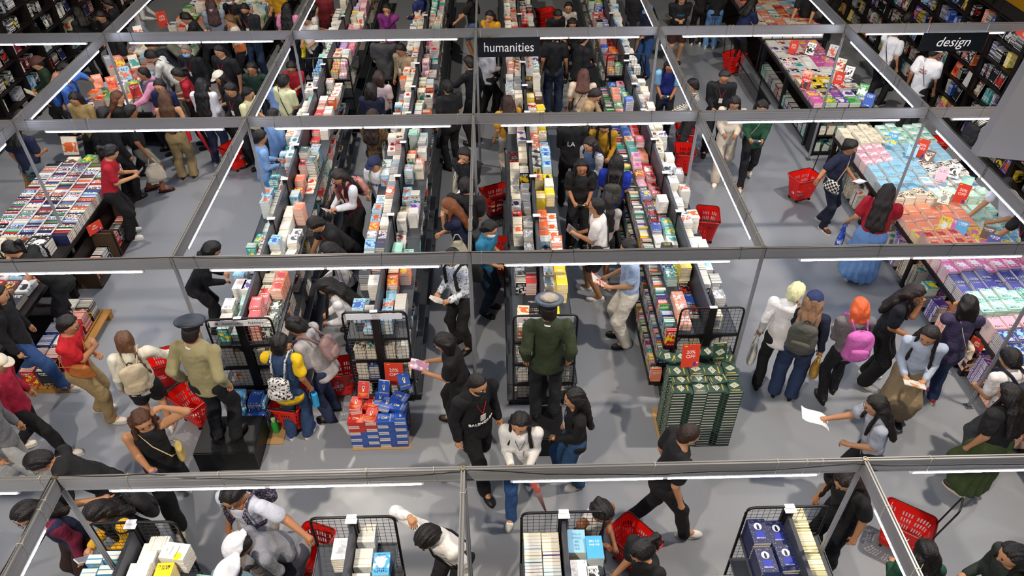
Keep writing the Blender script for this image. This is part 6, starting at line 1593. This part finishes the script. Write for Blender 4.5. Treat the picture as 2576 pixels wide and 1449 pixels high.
p = person('person in grey hoodie and wide black trousers behind the hanging sign', 1228, 112, 52, 1.62, 'hoodie #b8b8be', 'wide #101013', 'sh', arms='hh', shoe='#e2e2e2', leg='of')
p = person('man in black tee and dark jeans, back turned, right of the hanging sign', 1397, 88, 6, 1.72, 'tee #121215', 'wide #26344c', 'sh', arms='dd', nod=15)
p = person('man in black jacket with red collar browsing the comics', 1468, 98, 62, 1.72, 'jacket #17181c', 'pants #15161a', 'sh', arms='hf', nod=25, ly='#b82c30')
p = person('woman in beige tee with brown bob, back turned, by the comics', 1468, 190, 8, 1.62, 'tee #d4c0a8', 'pants #8a8078', 'md', '#4b2c22', 2, 'hd', nod=18); shoulderbag(p, '#1a1a1e', 'black strap bag on the beige tee', -1)
p = person('person in tan jacket with glasses stooping by the comics', 1497, 240, 108, 1.6, 'long #b59b76', 'pants #2a2622', 'sh', '#1f1613', 2, 'hf', gl=1, lean=16, nod=32)
p = person('woman in denim blue cap and navy top with blue jeans', 1632, 26, 232, 1.62, 'long #161d38', 'jeans #25497c', 'md', cap='cap #5d7fb4', arms='hh', nod=25)
p = person('person in loose black clothes behind the denim blue cap', 1604, -22, 20, 1.7, 'long #131317', 'shorts #3d3f48', 'sh', arms='hh')
p = person('woman in black printed tee and brown shorts with crossed hands', 1716, -4, 180, 1.6, 'tee #131316', 'shorts #3b201a', 'md', arms='xx', nod=20, fat=1.3, sk=2, tops='CALM~.06~#3a8ab0~f~.02')
p = person('person in black with yellow side stripe trousers near the top edge', 1762, -60, 8, 1.68, 'long #131317', 'pants #221418', 'sh', arms='hh', shoe='#ddd6cc', foot=(1750, 108))
p = person('person in black top and light blue jeans near the top edge', 1790, -60, 12, 1.66, 'long #131317', 'jeans #5f8cc0', 'sh', arms='hh', shoe='#b8c0bc', foot=(1785, 116)); shoulderbag(p, '#141417', 'small black camera bag on the light blue jeans', -1, .16, .14, down=.22)
p = person('woman in navy polo leaning on the far right table, hand at face', 1892, 10, 62, 1.62, 'tee #141e48', 'pants #15161c', 'md', arms='fc', lean=16, nod=30)
p = person('staff woman in royal blue vest with light blue sleeves', 1685, 167, 192, 1.6, 'tee #15226e', 'pants #16181e', 'md', '#1a110e', 1, 'hh', nod=32, slv='tee #7fb8dc', lean=6); held(p, 'book', 'black and white book in the hands of the blue vest', 0, '#24262c', '#ddd', .14, .2, .03)
p = person('person in black and white striped top handing over a book', 1742, 216, 268, 1.54, 'long #dedad2 stripe #2a2a2c 18', 'pants #2c2c30', 'sh', arms='hr', nod=22)
p = person('man in black sweatshirt with lanyard standing in the open aisle', 1822, 193, 190, 1.7, 'long #161619', 'pants #15161a', 'sh', arms='hh', ly='#c23040', nod=34, fat=1.18)
p = person('man in white tee with a strap reaching to the right bookcase', 2256, 78, 58, 1.7, 'tee #e0e0e3', 'pants #14161c', 'sh', arms='dr', shoe='#2a1a1c', leg='of'); shoulderbag(p, '#17181c', 'black bag on the man reaching to the bookcase', 1)
p = person('man in cream cap and white tee with a print on the back', 2353, 132, 52, 1.72, 'tee #ecebea', 'pants #1b1e22', 'bz', '#15100e', 1, 'dd', cap='cap #e4ded2', nod=15, lean=8, tops='MOOD\nPROOF~.045~#8a2a24~b~.03', turn=30); shoulderbag(p, '#15161a', 'black sling pouch on the cream-capped man', 1, .24, .2, down=.14)
p = person('dark-haired person raising an arm to the right bookcases near the top', 2284, 46, 62, 1.66, 'tee #1a1a1c', 'pants #15161a', 'sh', arms='gd')
# top strip
p = person('dark figure in black beside the left cases, looking at shelves', 195, 32, 305, 1.62, 'long #161617', 'pants #151518', 'md', arms='hh')
p = person('person in black behind the junction of beams at the upper left', 254, 42, 200, 1.64, 'tee #161618', 'pants #151518', 'sh', arms='hh', nod=40)
p = person('person in black by the far manga table, facing left', 272, 8, 262, 1.66, 'tee #15151a', 'pants #151518', 'sh', arms='hh', nod=30)
p = person('big person in lettered black tee under the beam joint at upper left', 285, 78, 40, 1.72, 'tee #131315', 'pants #131315', 'sh', arms='hh', fat=1.3)
p = person('person in pale grey top reaching across the manga table', 352, -12, 64, 1.66, 'long #c7c6c7', 'jeans #93a3b6', 'sh', arms='hf', lean=14)
p = person('youth with yellow collar bending over manga', 468, 46, 252, 1.6, 'jacket #17171b', 'pants #15151a', 'sh', arms='ff', lean=24, nod=30)
p = person('person in slate blue hoodie with long reddish hair', 530, 10, 342, 1.64, 'hoodie #8c96a8', 'pants #2a2c34', 'lg', '#3a2120', 1, 'hh', lean=8)
p = person('man in black with a white mask at the top edge', 578, -3, 200, 1.7, 'tee #15161a', 'pants #15161a', 'sh', mask='#cfd9e6', ly='#c03a48', arms='dd')
p = person('brown-haired girl with a raised arm in cream tee', 579, 52, 248, 1.58, 'tee #ddd5c6', 'pants #1c1c22', 'pt', '#5c4224', 2, 'dg', nod=25); shoulderbag(p, '#b4602c', 'orange and brown handbag on the cream tee', -1, .24, .18)
p = person('man in black with black mask and red lanyard looking at a phone', 616, 24, 186, 1.7, 'long #1b1c23', 'jeans #1f3350', 'sh', mask='#17181d', ly='#b8303c', arms='hh', nod=34, fat=1.12); held(p, 'phone', 'pale phone of the man with black mask', 0, '#cfd6e2', '#dde')
p = person('woman in pink tee with big curly black hair, back turned', 722, 22, 6, 1.62, 'tee #da88a8', 'pants #1c2233', 'lg', '#0d0a0b', 2, 'dd'); shoulderbag(p, '#15151a', 'black strap bag of the woman in pink', -1)
p = person('person in mustard shirt partly above the top edge', 690, -30, 200, 1.66, 'tee #c9991c', 'pants #241828', 'sh', arms='hh')
p = person('woman with curly bob and cream tee at the first far rack', 789, 24, 74, 1.62, 'tee #d8d1c8', 'pants #2a2a30', 'bob', arms='hh', nod=18, sk=2)
p = person('woman in white top with a big yellow tote below the beam', 770, 50, 198, 1.56, 'tee #e0dcd6', 'pants #17181c', 'sh', gl=1, arms='hh', nod=30); tote(p, '#dcd02a', 'big yellow tote bag behind the fourth beam row', 1, False, .42, .36)
p = person('person in maroon tee at the top edge by the first far rack', 812, -18, 20, 1.66, 'tee #6c1722', 'pants #1a1a1e', 'sh', arms='hh')
p = person('woman with glasses in purple and white track jacket', 973, 24, 192, 1.6, 'jacket #7b2b73', 'pants #22242c', 'pt', gl=1, arms='hc', nod=18)
p = person('person in blue sleeves at the top edge by the second far rack', 1050, -14, 300, 1.66, 'long #1b2c66', 'pants #2a2a2e', 'sh', arms='hh')
p = person('woman in black tee and denim shorts at the far second rack', 1180, -14, 275, 1.62, 'tee #141417', 'shorts #4a6690', 'lg', arms='hf', nod=15, sk=2)
p = person('girl in golden yellow tee touching her face', 1232, 42, 200, 1.52, 'tee #dba11f', 'pants #20242e', 'lg', arms='ch', nod=25)
p = person('small child in pale top with parted hair near the far basket', 1430, 20, 186, 1.3, 'tee #d0c8c0', 'pants #23242a', 'bn', arms='dd', nod=5)
p = person('person with short hair stooping beside the small child', 1403, 38, 160, 1.5, 'tee #17171b', 'pants #17171b', 'sh', arms='hh', lean=20, nod=35)
p = person('dark-haired person in black in front of the small child', 1440, 60, 182, 1.4, 'tee #151519', 'pants #17171b', 'lg', arms='hh', nod=40)
p = person('person in black leaning over the far right table from behind', 2036, -18, 215, 1.68, 'tee #17181b', 'pants #17181b', 'sh', arms='ff', lean=20)
p = person('person in black trousers and trainers by the red stool near the top right', 2080, -70, 320, 1.66, 'long #1b1013', 'pants #15161a', 'sh', foot=(2077, 95))
p = person('walking person in mustard tee and loose cream trousers', 1277, 258, 342, 1.62, 'tee #cf9a2b', 'wide #cbc2b4', 'lg', '#3a241c', 0, 'dd', 'wk', 2, 10, shoe='#e0dcd2')
p = person('woman in brown patterned blouse between the first two racks', 938, 293, 14, 1.6, 'long #6c5434 print #3a2c1c 30', 'pants #1c1c20', 'lg', '#2a1c16', 0, 'hh', nod=15); tote(p, '#d9d4ca', 'white strap tote of the patterned blouse', 1, False)
p = person('person in fluffy black sweater leaning at the near left rack', 533, 628, 70, 1.52, 'hoodie #101013', 'pants #101013', 'bob', '#0b0a0b', 0, 'hh', lean=30, nod=25)
# ---------------------------------------------------------------- baskets and small things
basket(402, 925, 20, 'red basket behind the braided girl', fill=0)
basket(487, 1015, -35, 'red basket on the floor behind the cream-sweater guard', fill=1)
basket(850, 945, 10, 'red basket beside the white-banner rack with a dark book inside', fill=1)
basket(735, 1020, 80, 'red basket in the shade behind the boy in yellow')
basket(1247, 500, 25, 'red basket holding white books in the central aisle', fill=3)
basket(1258, 640, 80, 'red basket beside the boy with white mask', fill=1)
basket(1722, 345, 85, 'red basket heaped with wrapped books behind the fourth rack', fill=5)
basket(1720, 395, 82, 'red basket stood next to the heaped one by the fourth rack')
basket(1778, 560, 80, 'red basket tucked beside the pale stacks of the fourth rack')
basket(2020, 462, 200, 'red basket pulled by the woman with checkered bag', fill=1, hdl=2)
basket(2342, 372, 160, 'red basket by the slanting post beyond the colour-block table', hdl=2)
basket(2398, 440, 170, 'red basket beyond the mint books of the colour-block table', hdl=2)
basket(1845, 152, 30, 'red basket alone beside the far right table', hdl=2)
basket(2275, 1330, 145, 'big red basket with long handles at the lower right', hdl=2, fill=2)
basket(785, 1395, 70, 'red basket pulled by the man in pale grey tee', hdl=2)
basket(1592, 1372, 130, 'red basket between the two women by the ocean-cover rack')
basket(1372, 42, 20, 'red basket in the far aisle beside the small child')
basket(592, 385, 60, 'red basket in the shade beneath the slanting left beam')
q = G(698, 1090, .0)
MB().box((0, 0, .006), (.2, .34, .012)).build('cardboard_sheet', mat('#a8865a', .8), None, (q[0], q[1], 0), label='narrow brown cardboard under the green bottle', cat='cardboard')
o = thing('water_bottle', 'green bottle with pale cap on the floor by the cream-sweater rack', 'bottle', (q[0]-.01, q[1]+.02, .012)); MB().lathe([(0, 0), (.038, 0), (.04, .15), (.02, .19)], n=16).build('flask', mat('#2e9a3a', .3), o, smooth=2); MB().lathe([(.024, .185), (.026, .23), (0, .235)], n=14).build('cap', mat('#a9c48a', .4), o, smooth=2)
finish_books(300)
